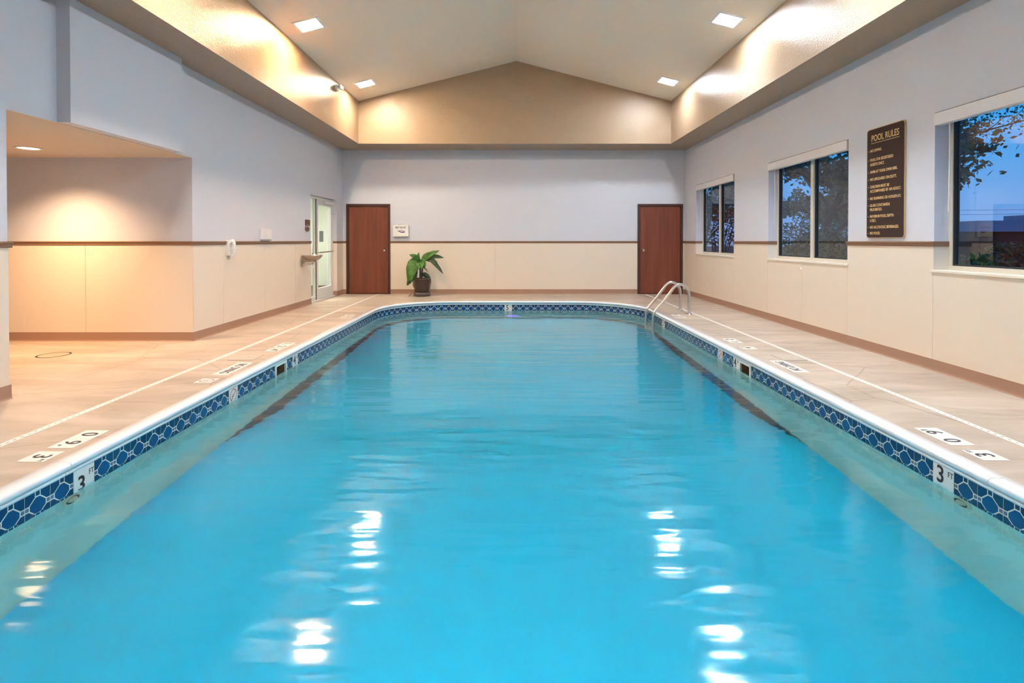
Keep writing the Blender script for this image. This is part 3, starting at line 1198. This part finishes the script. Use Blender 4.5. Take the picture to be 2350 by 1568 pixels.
# ------------------------------------------------------------------ pool fittings
def skimmer(side, y, label):
    x = xr if side > 0 else xl
    s = -side                                    # towards the pool
    o = thing('skimmer', label, 'skimmer', (x, y, ZW), 'skimmers in the pool walls')
    w, h0, h1 = .148, ZT - .205, ZT - .001
    fw = .034
    X0, X1 = sorted((x - s * .012, x + s * .006))
    mb = MB()
    mb.box(X0, X1, y - w, y - w + fw, h0, h1)
    mb.box(X0, X1, y + w - fw, y + w, h0, h1)
    mb.box(X0, X1, y - w + fw, y + w - fw, h1 - .024, h1)
    mb.box(X0, X1, y - w + fw, y + w - fw, h0, h0 + .03)
    mb.build('face_frame', 'marker', o)
    # throat: open box going back into the deck
    D = side * .24
    a, b, c, d = y - w + fw, y + w - fw, h0 + .03, h1 - .024
    xa, xb = x + side * .012, x + D
    v = [(xa, a, c), (xa, b, c), (xa, b, d), (xa, a, d), (xb, a, c), (xb, b, c), (xb, b, d), (xb, a, d)]
    MB().add(v, [(0, 1, 5, 4), (1, 2, 6, 5), (2, 3, 7, 6), (3, 0, 4, 7), (4, 5, 6, 7)]).build('throat', 'skimmer_in', o)
    for yy in (y - w + .012, y + w - .012):
        for zz in (h1 - .012, h1 - .10):
            MB().lathe([(.0001, s * .0085), (.005, s * .008), (.006, s * .006)], (x, yy, zz), 8, 0, 'x').build('screw', 'steel', o)
    return o


skimmer(-1, Y0 + 17.5 * TILE, 'white framed skimmer opening in the left pool wall')
skimmer(1, Y0 + 17.5 * TILE, 'white framed skimmer opening in the right pool wall')


def return_jet(side, y, z, label):
    x = (xr if side > 0 else xl) - side * .0
    s = -side
    o = thing('return_jet', label, 'pool jet', (x, y, z), 'round return fittings under the waterline')
    MB().lathe([(.060, 0), (.058, s * .008), (.046, s * .014), (.040, s * .012)], (x, y, z), 24, 0, 'x').build('flange', 'ring', o)
    MB().lathe([(.046, s * .0142), (.040, s * .0125), (.038, s * .006), (.029, s * .007)], (x, y, z), 24, 0, 'x').build('groove', 'gasket', o)
    MB().lathe([(.031, s * .007), (.029, s * .020), (.020, s * .028), (.013, s * .026), (.011, s * .012), (.0001, s * .010)], (x, y, z), 20, 0, 'x').build('eyeball_nozzle', 'ring', o)


return_jet(-1, 3.02, -.272, 'round return jet nearest the viewer in the left pool wall')
return_jet(1, 2.98, -.272, 'round return jet nearest the viewer in the right pool wall')
return_jet(-1, 6.12, -.272, 'round return jet beside the skimmer in the left pool wall')
return_jet(-1, 8.6, -.272, 'round return jet near the far left pool corner')


# ---- ladder
ld = thing('pool_ladder', 'stainless steel pool ladder at the far right of the pool', 'ladder', (2.7, 9.33, 0))


for yy in (9.10, 9.58):
    pts = [(2.985, yy, 0.0), (2.985, yy, .15), (2.985, yy, .32), (2.965, yy, .415), (2.905, yy, .485), (2.815, yy, .505), (2.735, yy, .460), (2.66, yy, .36), (2.55, yy, .215),
           (2.43, yy, .075), (2.395, yy, .018), (2.382, yy, -.06), (2.38, yy, -.2), (2.38, yy, -.6), (2.38, yy, -1.0)]
    MB().tube(smooth_path(pts, 6), .0245, 14).build('rail', 'steel', ld)
    MB().lathe([(.0255, .03), (.032, .028), (.052, .010), (.060, .002), (.060, 0.0)], (2.985, yy, 0), 24).build('floor_flange', 'steel', ld)
for zz in (-.255, -.53, -.80):
    mb = MB()
    mb.bbox(2.34, 2.45, 9.12, 9.56, zz - .03, zz, .006)
    for i in range(5):
        mb.box(2.352 + i * .02, 2.360 + i * .02, 9.14, 9.54, zz, zz + .004)
    mb.build('tread', 'marker', ld)


# ---- deck drains, lids and marker tiles
def drain(side, label):
    x = 3.095 * side
    o = thing('deck_drain', label, 'drain', (x, 4.9, 0), 'slim white drains along the deck')
    y = -2.7
    segs = []
    while y < 12.5:
        y2 = min(y + 3.05, 12.58)
        segs.append((y, y2))
        y = y2
    for a, b in segs:
        mb = MB()
        mb.box(x - .024, x - .006, a + .002, b - .002, 0, .0028)
        mb.box(x + .006, x + .024, a + .002, b - .002, 0, .0028)
        k = a + .01
        while k < b - .04:
            mb.box(x - .006, x + .006, k, k + .028, 0, .0024)
            k += .05
        mb.build('grate_section', 'marker', o)


drain(-1, 'slim white slotted drain along the left deck')
drain(1, 'slim white slotted drain along the right deck')

for x, lab in ((-2.82, 'pale square access plate set in the left deck'), (2.94, 'pale square access plate set in the right deck')):
    o = thing('deck_access_plate', lab, 'cover plate', (x, 5.72, 0), 'access plates set in the deck')
    MB().bbox(x - .13, x + .13, 5.72 - .13, 5.72 + .13, 0, .006, .002).build('frame', 'plate', o)
    MB().lathe([(.0001, .0075), (.105, .0075), (.11, .006)], (x, 5.72, 0), 32).build('cover', 'plate', o)
    MB().lathe([(.0001, .0085), (.012, .0085), (.013, .0075)], (x + .03, 5.72, 0), 12).build('finger_hole', 'grey', o)


def deck_tile(side, x, y, txt, label, w=TILE, small=None, sym=False, scale=0.138, xs=0.9):
    rot = PI / 2 if side > 0 else -PI / 2
    o = thing('deck_marker_tile', label, 'tile', (x, y, 0), 'white depth and warning tiles set in the deck', (0, 0, rot))
    MB().bbox(-w / 2 + .001, w / 2 - .001, -TILE / 2, TILE / 2, 0, .0022, .0008, seg=1).build('tile_body', 'marker', o, local=True)
    if sym:
        mb = MB()
        no_diving_ring(mb, .06, .0030, 0, 0, 0, True)
        diver(mb, .058, .0026, 0, 1, True)
        mb.build('no_diving_symbol', ['red', 'black'], o, local=True)
    if txt:
        link('lettering', text_mesh(txt, scale, 'black', xs, bold=.0012 if scale > .09 else 0), o, (0, 0, .0028))
    if small:
        link('unit_lettering', text_mesh(small, .034, 'black', .9), o, (.055, .045, .0028))


for side, sn, xx in ((-1, 'left', -2.705), (1, 'right', 2.735)):
    q = lambda yl, yr: yl if side < 0 else yr
    deck_tile(side, xx, q(3.09, 3.11), '3', 'white deck tile with a black numeral three on the near %s deck' % sn, small='FT')
    deck_tile(side, xx, q(3.29, 3.49), '9.' if side < 0 else "9'", 'white deck tile with a black numeral nine on the near %s deck' % sn)
    deck_tile(side, xx, q(3.443, 3.337), '0', 'white deck tile with a black numeral zero on the near %s deck' % sn)
    deck_tile(side, xx, q(5.23, 5.33), 'NO DIVING', 'long white NO DIVING tile on the %s deck' % sn, w=.50, scale=.125, xs=.60)
    deck_tile(side, xx, q(6.13, 6.24), '4', 'white deck tile with a black numeral four on the %s deck' % sn, small='FT')
    deck_tile(side, xx, q(6.33, 6.77), '2', 'white deck tile with a black numeral two on the %s deck' % sn)
    deck_tile(side, xx, q(6.483, 6.617), '1.', 'white deck tile with a black numeral one on the %s deck' % sn)
    deck_tile(side, xx, q(8.78, 8.75), '5', 'white deck tile with a black numeral five on the far %s deck' % sn, small='FT')
    deck_tile(side, xx, q(8.98, 9.0), '1.5' if side < 0 else '1.5', 'white deck tile with a decimal depth on the far %s deck' % sn, scale=.08)
deck_tile(-1, -2.705, 4.775, None, 'white deck tile with a red no-diving symbol on the left deck', sym=True)

# ------------------------------------------------------------------ potted plant
PX, PYY = -2.03, 12.17
pl = thing('potted_plant', 'large-leaved green plant in a dark pot by the back wall', 'plant', (PX, PYY, 0))
MB().lathe([(.150, .085), (.160, .10), (.192, .375), (.197, .38), (.197, .40), (.185, .40), (.180, .36)], (PX, PYY, 0), 32).build('pot', 'pot', pl)
MB().lathe([(.0001, .002), (.172, .002), (.190, .012), (.192, .085), (.180, .088), (.172, .06), (.0001, .06)], (PX, PYY, 0), 32).build('saucer', mat('saucer_plastic', (.10, .075, .07), .35), pl)
MB().lathe([(.183, .365), (.12, .372), (.0001, .38)], (PX, PYY, 0), 24).build('soil', 'soil', pl)


def pix(px, py, dy=0.0):
    """photo pixel -> point in the plant's own plane"""
    Y = PYY + dy
    return Vector(((px - 1175) / F_PX * Y, Y, CAM_Z - (py - 553) / F_PX * Y))


mb = MB()
mb.tube([pix(964, 645), pix(964.5, 620), pix(962, 600), pix(961, 592)], [.022, .020, .016, .010], 8)
mb.tube([pix(968, 645, .03), pix(969, 620, .03), pix(971, 600, .02), pix(980, 592, 0)], [.018, .016, .012, .008], 8)
mb.tube([pix(955, 645, -.05), pix(956, 625, -.06), pix(958, 608, -.05)], [.014, .012, .008], 8)
mb.build('stem', 'stem', pl)


def leaf_blade(ctrl, width, material, fold=.25, twist=0.0, ragged=.12, seed=0, seg=14, facing=(0, -1, .35)):
    rnd = random.Random(seed)
    P = smooth_path(ctrl, max(3, seg // (len(ctrl) - 1)))
    n = len(P)
    mb = MB()
    v, f = [], []
    for i, p in enumerate(P):
        t = i / (n - 1)
        tan = (P[min(i + 1, n - 1)] - P[max(i - 1, 0)]).normalized()
        face = Vector(facing).normalized()
        side = tan.cross(face)
        side = side.normalized() if side.length > .05 else tan.orthogonal().normalized()
        nor = side.cross(tan).normalized()
        side = (side * math.cos(twist * t) + nor * math.sin(twist * t))
        nor = side.cross(tan).normalized()
        w = width * (math.sin(PI * min(1, t ** .75)) ** .8 + .02) * .5
        wl_, wr2 = w * (1 - ragged * rnd.random()), w * (1 - ragged * rnd.random())
        v += [(p + side * wl_ + nor * wl_ * fold), (p + side * wl_ * .5 + nor * wl_ * fold * .4), p - nor * .002, (p - side * wr2 * .5 + nor * wr2 * fold * .4), (p - side * wr2 + nor * wr2 * fold)]
    v = [tuple(q) for q in v]
    for i in range(n - 1):
        for k in range(4):
            f.append((i * 5 + k, i * 5 + k + 1, i * 5 + k + 6, i * 5 + k + 5))
    # give the blade a thickness
    nv = len(v)
    mb.add(v, f, 0, True)
    o = mb.build('leaf', material, pl)
    md = o.modifiers.new('thickness', 'SOLIDIFY')
    md.thickness = .003
    # midrib sub-part
    mr = MB()
    mr.tube([Vector(q) for q in P[:-1]], [.006 * (1 - .8 * i / n) for i in range(n - 1)], 5)
    mr.build('midrib', material, o)
    return o


G, D, R_ = 'leaf', 'leaf_dark', 'leaf_dry'
LV = [
    ([pix(968, 597), pix(977, 591, -.02), pix(990, 583, -.04), pix(1009, 575, -.02)], .125, G, .3, 1),
    ([pix(968, 598), pix(982, 591, .02), pix(1000, 589, .05), pix(1019, 592, .06)], .105, D, .2, 2),
    ([pix(974, 596), pix(988, 596, -.05), pix(1001, 608, -.08), pix(1017, 629, -.08)], .105, D, .25, 3),
    ([pix(963, 603), pix(957, 594, -.05), pix(949, 588, -.10), pix(939, 585, -.12)], .105, G, .2, 4),
    ([pix(962, 604), pix(960, 592, -.04), pix(961, 579, -.05)], .065, G, .5, 5),
    ([pix(961, 606), pix(950, 605, -.12), pix(942, 620, -.17), pix(936, 650, -.16)], .20, G, .15, 6),
    ([pix(960, 606), pix(950, 602, .03), pix(942, 601, .06), pix(935, 605, .08)], .10, D, .2, 7),
    ([pix(962, 601, -.02), pix(961, 606, -.12), pix(962, 619, -.17)], .135, G, .2, 8),
    ([pix(967, 618, .02), pix(971, 608, .03), pix(975, 599, .04)], .075, D, .3, 9),
    ([pix(966, 630), pix(976, 629, -.04), pix(984, 636, -.05), pix(988, 645, -.06)], .06, D, .2, 10),
    ([pix(985, 632, -.03), pix(988, 645, -.06), pix(986, 662, -.12), pix(987, 681, -.16)], .065, R_, .5, 11),
    ([pix(958, 632, -.05), pix(951, 642, -.13), pix(949, 655, -.20), pix(953, 667, -.21)], .08, R_, .35, 12),
    ([pix(946, 668, -.2), pix(943, 675, -.22), pix(937, 681, -.22)], .05, R_, .5, 13),
    ([pix(958, 622, -.03), pix(948, 632, -.1), pix(940, 645, -.12), pix(934, 656, -.12)], .13, D, .2, 14),
    ([pix(965, 628, .03), pix(975, 632, .06), pix(985, 642, .08)], .075, D, .2, 15),
    ([pix(960, 612, .02), pix(952, 620, .04), pix(953, 640, .05)], .10, D, .2, 16),
    ([pix(966, 612, 0), pix(976, 617, -.02), pix(983, 626, -.02)], .05, R_, .4, 17),
    ([pix(960, 604, -.08), pix(946, 606, -.14), pix(934, 613, -.14)], .12, G, .2, 18),
    ([pix(961, 608, -.05), pix(951, 612, -.14), pix(945, 630, -.2), pix(943, 647, -.2)], .15, G, .2, 19),
    ([pix(963, 606, -.06), pix(968, 606, -.14), pix(968, 618, -.18)], .09, G, .2, 20),
    ([pix(961, 600, 0), pix(951, 596, .02), pix(941, 597, .03)], .09, D, .2, 21),
    ([pix(962, 610, 0), pix(954, 616, .03), pix(948, 632, .05), pix(950, 648, .04)], .12, D, .2, 22),
    ([pix(962, 603, -.02), pix(969, 599, -.08), pix(974, 605, -.12), pix(975, 616, -.13)], .08, G, .2, 23),
    ([pix(968, 599, 0), pix(978, 595, .06), pix(990, 596, .1), pix(1004, 604, .1)], .08, D, .2, 24),
]
for ctrl, w, m_, fo, sd in LV:
    leaf_blade(ctrl, w * (1.3 if m_ != R_ else .6), m_, fo, 0.0, .22 if m_ != G else .12, sd)

# ------------------------------------------------------------------ first aid kit
KX0, KX1, KZ0, KZ1 = -2.765, -2.405, 1.335, 1.615
fa = thing('first_aid_kit', 'white first aid kit box hung on the back wall by the door', 'first aid kit', ((KX0 + KX1) / 2, YB, KZ0))
MB().bbox(KX0, KX1, YB - .085, YB - .002, KZ0, KZ1, .012).build('case', 'white', fa)
MB().bbox(KX0 - .002, KX1 + .002, YB - .047, YB - .042, KZ0 - .002, KZ1 + .002, .001, seg=1).build('lid_seam', 'grey', fa)
xm = (KX0 + KX1) / 2
MB().tube(smooth_path([(xm - .06, YB - .045, KZ1 - .002), (xm - .055, YB - .045, KZ1 + .022), (xm - .03, YB - .045, KZ1 + .033), (xm + .03, YB - .045, KZ1 + .033), (xm + .055, YB - .045, KZ1 + .022), (xm + .06, YB - .045, KZ1 - .002)], 4), .007, 8).build('handle', 'white', fa)
link('lettering', text_mesh('FIRST AID KIT', .068, 'black', .60, bold=.0014), fa, (0, -.0862, KZ1 - KZ0 - .068), (PI / 2, 0, 0))
mb = MB()
for (a, b, ang0, mi) in ((.072, .028, 0, 0), (.05, .011, 0, 1)):
    n = 24
    mb.add([(xm + .03 + a * math.cos(2 * PI * i / n), YB - .0858 - .0006 * mi, KZ0 + .122 + (.006 if mi else 0) + b * math.sin(2 * PI * i / n) - .12 * (a * math.cos(2 * PI * i / n))) for i in range(n)], [list(range(n))], mi)
for dx, dz, l in ((-.055, .016, .03), (-.07, .022, .016), (-.05, -.002, .02), (-.062, .006, .018)):
    mb.add([(xm + dx - l / 2, YB - .0858, KZ0 + .122 + dz + .004), (xm + dx + l / 2, YB - .0858, KZ0 + .122 + dz - .002), (xm + dx + l / 2, YB - .0858, KZ0 + .122 + dz - .009), (xm + dx - l / 2, YB - .0858, KZ0 + .122 + dz - .002)], [(0, 1, 2, 3)], 0)
mb.build('emblem', ['purple', 'valance'], fa)
for dx in (-.12, 0.0, .12):
    MB().bbox(xm + dx - .022, xm + dx + .022, YB - .088, YB - .083, KZ0 + .022, KZ0 + .040, .001, seg=1).build('latch', 'white', fa)


# ------------------------------------------------------------------ pool rules sign
SY0, SY1, SZ0, SZ1 = 5.53, 6.12, 1.27, 2.485
sg = thing('pool_rules_sign', 'tall dark brown POOL RULES sign with gold lettering', 'sign', (XR, (SY0 + SY1) / 2, SZ0))


def rounded(w0, w1, h0, h1, r, n=5):
    pts = []
    for cx_, cy2, a0 in ((w1 - r, h1 - r, 0), (w0 + r, h1 - r, PI / 2), (w0 + r, h0 + r, PI), (w1 - r, h0 + r, 1.5 * PI)):
        for i in range(n + 1):
            a = a0 + PI / 2 * i / n
            pts.append((cx_ + r * math.cos(a), cy2 + r * math.sin(a)))
    return pts


MB().prism(rounded(SY0, SY1, SZ0, SZ1, .035), 'x', XR - .016, XR - .0015).build('border_plate', 'sign_edge', sg)
MB().prism(rounded(SY0 + .009, SY1 - .009, SZ0 + .009, SZ1 - .009, .03), 'x', XR - .019, XR - .015).build('panel', 'sign', sg)
SR = (PI / 2, 0, -PI / 2)      # facing -X, reading towards -Y
W_ = SY1 - SY0
H_ = SZ1 - SZ0


def sign_line(txt, v, size, u=None, xs=.8, align='LEFT', bold=0.0):
    """v: fraction of height from the top; u: distance from the left edge"""
    y = (SY1 - u) if u is not None else (SY0 + SY1) / 2
    o = link('lettering', text_mesh(txt, size, 'gold', xs, align, bold=bold), sg, (-.0198, y - (SY0 + SY1) / 2, H_ * (1 - v)), SR)
    return o


sign_line('POOL RULES', .092, .098, None, .78, 'CENTER', .0012)
MB().box(XR - .0205, XR - .0188, SY0 + .075, SY1 - .075, SZ1 - H_ * .134 - .002, SZ1 - H_ * .134 + .003).build('underline', 'gold', sg)
LN = [('NO DIVING.', .208, 1), ('POOL FOR REGISTERED', .292, 1), ('GUESTS ONLY.', .334, 0), ('SWIM AT YOUR OWN RISK.', .402, 1), ('NO LIFEGUARD ON DUTY.', .470, 1),
      ('CHILDREN MUST BE', .538, 1), ('ACCOMPANIED BY AN ADULT.', .578, 0), ('NO RUNNING OR HORSEPLAY.', .645, 1), ('GLASS CONTAINERS', .708, 1), ('PROHIBITED.', .747, 0),
      ('MAXIMUM POOL DEPTH', .808, 1), ('5 FEET.', .847, 0), ('NO ALCOHOLIC BEVERAGES.', .907, 1), ('NO FOOD.', .962, 1)]
for t, v, bul in LN:
    v = v - .006
    sign_line(t, v, .043, .062, .80, 'LEFT', .0006)
    if bul:
        MB().lathe([(.0001, -.0012), (.005, -.0012), (.005, 0)], (XR - .019, SY1 - .034, SZ0 + H_ * (1 - v)), 10, 0, 'x').build('bullet', 'gold', sg)

# ------------------------------------------------------------------ things on the left wall
# telephone
TY, TZ = 7.50, 1.14
ph = thing('wall_telephone', 'white wall telephone on the left wall', 'telephone', (XL, TY, TZ))
MB().bbox(XL + .001, XL + .05, TY - .055, TY + .075, TZ - .105, TZ + .105, .012).build('base', 'white', ph)
mb = MB()
hp = [(XL + .062, TY - .005, TZ + .105), (XL + .085, TY - .005, TZ + .085), (XL + .098, TY - .005, TZ + .04), (XL + .10, TY - .005, TZ), (XL + .098, TY - .005, TZ - .04), (XL + .085, TY - .005, TZ - .085), (XL + .062, TY - .005, TZ - .105)]
mb.tube(smooth_path(hp, 4), [.028] * 4 + [.024] * 4 + [.019] * 9 + [.024] * 4 + [.028] * 4, 12)
mb.build('handset', 'white', ph)
for zz, nm in ((.082, 'earpiece'), (-.082, 'mouthpiece')):
    MB().lathe([(.033, 0.0), (.036, .012), (.030, .026)], (XL + .046, TY - .005, TZ + zz), 18, 0, 'x').build(nm, 'white', ph)
mb = MB()
cord = []
for i in range(60):
    t = i / 59
    cord.append((XL + .045 + .008 * math.cos(i * 1.9), TY - .06 - .02 * math.sin(PI * t) + .006 * math.sin(i * 1.9), TZ - .09 + .08 * t - .12 * math.sin(PI * t) * .2))
mb.tube(cord, .003, 5)
mb.build('coiled_cord', 'white', ph)

# wall dispenser
o = thing('wall_box', 'shallow white box above the chair rail, right of the telephone', 'wall box', (XL, 8.62, 1.26))
MB().bbox(XL + .001, XL + .05, 8.47, 8.77, 1.262, 1.425, .006).build('cover', 'valance', o)
MB().box(XL + .001, XL + .048, 8.475, 8.765, 1.240, 1.2615).build('underside_slot', 'grey', o)
MB().lathe([(.0001, .012), (.012, .010), (.013, 0)], (XL + .0485, 8.58, 1.335), 12, 0, 'x').build('lock', 'white', o)

# plaques by the glass door
o = thing('square_plaque', 'small square brown plaque beside the glass door', 'plaque', (XL, 10.40, 1.6))
MB().bbox(XL + .0005, XL + .012, 10.315, 10.545, 1.535, 1.648, .003).build('plate', 'plaque', o)
MB().box(XL + .0115, XL + .0128, 10.34, 10.52, 1.55, 1.554).build('rule_line', 'sign_edge', o)
o = thing('round_plaque', 'round brown plaque under the square one', 'plaque', (XL, 10.42, 1.47))
for prof, nm, mt in (([(.0001, .012), (.050, .012), (.054, .008), (.054, .0005)], 'plate', 'plaque'), ([(.040, .0122), (.043, .0130), (.046, .0122)], 'raised_ring', 'sign_edge')):
    mb = MB().lathe(prof, (XL, 10.42, 1.472), 28, 0, 'x')
    mb.v = [(a, 10.42 + (b - 10.42) * 2.1, c) for a, b, c in mb.v]      # an oval plate, wider than tall
    mb.build(nm, mt, o)

# drinking fountain
FY, FZ = 10.14, .965
df = thing('drinking_fountain', 'steel drinking fountain on the wall by the glass door', 'fountain', (XL, FY, FZ))
mb = MB()
n = 28
rings = []
for sc, z in ((.30, -.085), (.62, -.078), (.86, -.045), (1.0, -.006), (1.0, .0), (.95, .0), (.84, -.03), (.55, -.052), (.05, -.056)):
    rings.append([(XL + .20 + .185 * sc * math.cos(2 * PI * i / n), FY + .155 * sc * math.sin(2 * PI * i / n), FZ + z) for i in range(n)])
v = [p for r in rings for p in r]
f = [(a * n + i, a * n + (i + 1) % n, (a + 1) * n + (i + 1) % n, (a + 1) * n + i) for a in range(len(rings) - 1) for i in range(n)]
mb.add(v, f, 0, True)
mb.build('bowl', 'fountain', df)
mb = MB()
mb.bbox(XL + .001, XL + .26, FY - .05, FY + .05, FZ - .125, FZ - .085, .006)
mb.bbox(XL + .001, XL + .03, FY - .07, FY + .07, FZ - .20, FZ - .08, .006)
mb.build('bracket', 'fountain', df)
mb = MB()
mb.tube([(XL + .0, FY - .03, FZ - .165), (XL + .10, FY - .03, FZ - .165), (XL + .22, FY - .01, FZ - .160)], .012, 8)
mb.tube([(XL + .22, FY, FZ - .085), (XL + .22, FY, FZ - .165)], .022, 10)
mb.build('drain_fitting', 'chrome', df)
mb = MB()
mb.tube(smooth_path([(XL + .21, FY, FZ - .165), (XL + .21, FY, FZ - .215), (XL + .185, FY, FZ - .25), (XL + .145, FY, FZ - .245), (XL + .12, FY, FZ - .21), (XL + .09, FY, FZ - .185), (XL + .0, FY, FZ - .185)], 5), .014, 8)
mb.build('trap_pipe', 'white', df)
mb = MB()
mb.tube(smooth_path([(XL + .22, FY + .06, FZ - .03), (XL + .22, FY + .055, FZ + .02), (XL + .21, FY + .03, FZ + .042), (XL + .20, FY + .0, FZ + .032)], 5), .009, 8)
mb.bbox(XL + .335, XL + .395, FY - .02, FY + .02, FZ - .012, FZ + .02, .004)
mb.build('spout', 'chrome', df)
mb = MB()
mb.lathe([(.045, 0), (.048, .012), (.036, .03), (.02, .052), (.0001, .062)], (XL + .23, FY + .02, FZ - .045 + .03), 14)
mb.build('bubbler_guard', 'marker', df)

# emergency light on the tray wall
EY, EZ = 10.28, 4.145
em = thing('emergency_light', 'small grey twin emergency light high on the left tray wall', 'lamp', (TXL, EY, EZ))
MB().bbox(TXL + .001, TXL + .055, EY - .09, EY + .09, EZ - .05, EZ + .035, .008).build('housing', 'alu', em)
for dy in (-.055, .055):
    MB().lathe([(.012, -.03), (.036, .02), (.038, .04), (.030, .042), (.0001, .040)], (TXL + .075, EY + dy, EZ + .005), 16, 0, 'x').build('lamp_head', 'alu', em)

# tiny fitting under the middle window
o = thing('wall_hook', 'tiny white fitting on the wainscot under the middle window', 'hook', (XR - .008, 7.52, .83))
MB().lathe([(.0001, -.006), (.022, -.005), (.025, 0)], (XR - .008, 7.52, .845), 16, 0, 'x').build('plate', 'white', o)
MB().tube([(XR - .012, 7.52, .845), (XR - .035, 7.52, .845), (XR - .04, 7.52, .862)], .006, 8).build('peg', 'chrome', o)

# drain ring in the alcove floor
o = thing('floor_drain_ring', 'thin dark ring mark in the alcove floor', 'drain', (-4.98, 5.86, 0))
mb = MB()
mb.lathe([(.135, .001), (.150, .0022), (.155, .001)], (-4.98, 5.86, 0), 40)
mb.build('ring', 'gasket', o)
mb = MB()
mb.lathe([(.0001, .0012), (.135, .0012)], (-4.98, 5.86, 0), 40)
mb.build('cover', 'deck', o)

# ------------------------------------------------------------------ outside the windows
mb = MB()
mb.box(XR + .22, 120, -60, 140, -.35, -.15)
struct('ground', mb, 'lawn', 'dark lawn outside the windows')


def leaf_cloud(pts, size, material, name, parent, seed):
    rnd = random.Random(seed)
    mb = MB()
    for p in pts:
        a = Vector((rnd.gauss(0, 1), rnd.gauss(0, 1), rnd.gauss(0, 1))).normalized()
        b = a.orthogonal().normalized()
        b = (Matrix.Rotation(rnd.random() * 6.28, 3, a) @ b)
        c = a.cross(b)
        s = size * rnd.uniform(.6, 1.3)
        q = Vector(p)
        mb.add([(q - b * s), (q + c * s * .55 + b * s * .1), (q + b * s * .9), (q - c * s * .55 + b * s * .1)], [(0, 1, 2, 3)], 0)
    o = mb.build(name, material, parent)
    o['kind'] = 'stuff'
    return o


def tree(x, y, h, spread, nleaf, label, seed, zbase=-.15, leaf=.075):
    rnd = random.Random(seed)
    t = thing('tree', label, 'tree', (x, y, zbase))
    mb = MB()
    tips = []

    def grow(p, d, length, r, depth):
        n = 5
        path = [p]
        dd = d.copy()
        for i in range(n):
            dd = (dd + Vector((rnd.gauss(0, .13), rnd.gauss(0, .13), rnd.gauss(0, .08)))).normalized()
            path.append(path[-1] + dd * length / n)
        mb.tube(path, [r * (1 - .45 * i / n) for i in range(n + 1)], 6 if depth < 2 else 4, caps=False)
        if depth >= 2:
            tips.extend(path[1:])
        if depth >= 4:
            return
        for k in range(4 if depth < 3 else 3):
            s = rnd.choice(range(2, n + 1))
            a = rnd.random() * 6.28
            nd = (dd * .55 + Vector((math.cos(a), math.sin(a), rnd.uniform(-.15, .5))) * .8).normalized()
            grow(path[s], nd, length * rnd.uniform(.55, .75), r * .5, depth + 1)
    grow(Vector((x, y, zbase)), Vector((0, 0, 1)), h * .42, .16, 0)
    mb.build('trunk_and_branches', 'bark', t)
    pts = []
    for i in range(nleaf):
        p = rnd.choice(tips)
        pts.append(p + Vector((rnd.gauss(0, .16), rnd.gauss(0, .16), rnd.gauss(0, .13))))
    leaf_cloud(pts, leaf, 'tree_leaf', 'foliage', t, seed)
    return t


tree(8.8, 11.4, 6.5, 2.6, 15000, 'leafy tree outside between the nearest and middle windows', 11, leaf=.034)
tree(8.4, 15.6, 7.0, 3.0, 9000, 'dense leafy tree outside behind the middle window', 23, leaf=.10)
tree(10.2, 29.0, 7.5, 3.0, 7000, 'dense leafy tree outside behind the farthest window', 31, leaf=.12)
tree(18.5, 31.0, 8.5, 3.0, 6000, 'distant leafy tree outside beyond the middle window', 37, leaf=.14)


def bush(x, y, r, h, n, label, seed):
    rnd = random.Random(seed)
    b = thing('shrub', label, 'shrub', (x, y, -.15))
    mb = MB()
    for k in range(6):
        a = rnd.random() * 6.28
        mb.tube([(x, y, -.15), (x + r * .3 * math.cos(a), y + r * .3 * math.sin(a), h * .4), (x + r * .6 * math.cos(a), y + r * .6 * math.sin(a), h * .8)], [.02, .015, .006], 5)
    mb.build('stems', 'bark', b)
    pts = []
    for i in range(n):
        a, c = rnd.random() * 6.28, rnd.uniform(-.2, 1)
        rr = r * math.sqrt(max(0, 1 - c * c)) * rnd.uniform(.6, 1.08)
        pts.append((x + rr * math.cos(a), y + rr * math.sin(a), -.15 + h * .5 + h * .5 * c * rnd.uniform(.7, 1.08)))
    leaf_cloud(pts, .06, 'bush_leaf', 'foliage', b, seed)


bush(7.6, 8.9, .7, 1.15, 1500, 'rounded green shrub outside the nearest window, left', 3)
bush(9.6, 10.2, .9, 1.35, 1700, 'rounded green shrub outside the nearest window, right', 4)
bush(8.2, 14.2, 1.0, 1.7, 1900, 'rounded green shrub outside the middle window', 5)
bush(7.3, 19.2, 1.6, 3.0, 3600, 'broad green shrub outside the farthest window', 6)
bush(11.8, 21.0, 1.9, 2.3, 2800, 'broad green shrub far outside the middle window', 8)

bd = thing('building', 'low dark brown building with a pale flat roof beyond the lawn', 'building', (34, 33, -.15))
MB().box(26, 46, 30, 38, -.15, 1.75).build('wall', 'brick_brown', bd)
MB().box(25.6, 46.4, 29.6, 38.4, 1.75, 2.35).build('roof', 'roof_pale', bd)
MB().box(30, 32, 31, 33, 2.35, 2.75).build('roof_unit', 'grey', bd)
o = thing('power_line', 'two thin black power lines crossing the sky', 'power line', (30, 40, 0))
mb = MB()
for zz in (3.25, 3.55):
    mb.tube([(18 + i * 5, 44 - i * 2.2, zz - .25 * math.sin(PI * i / 12)) for i in range(13)], .012, 4)
mb.build('wires', 'black', o)
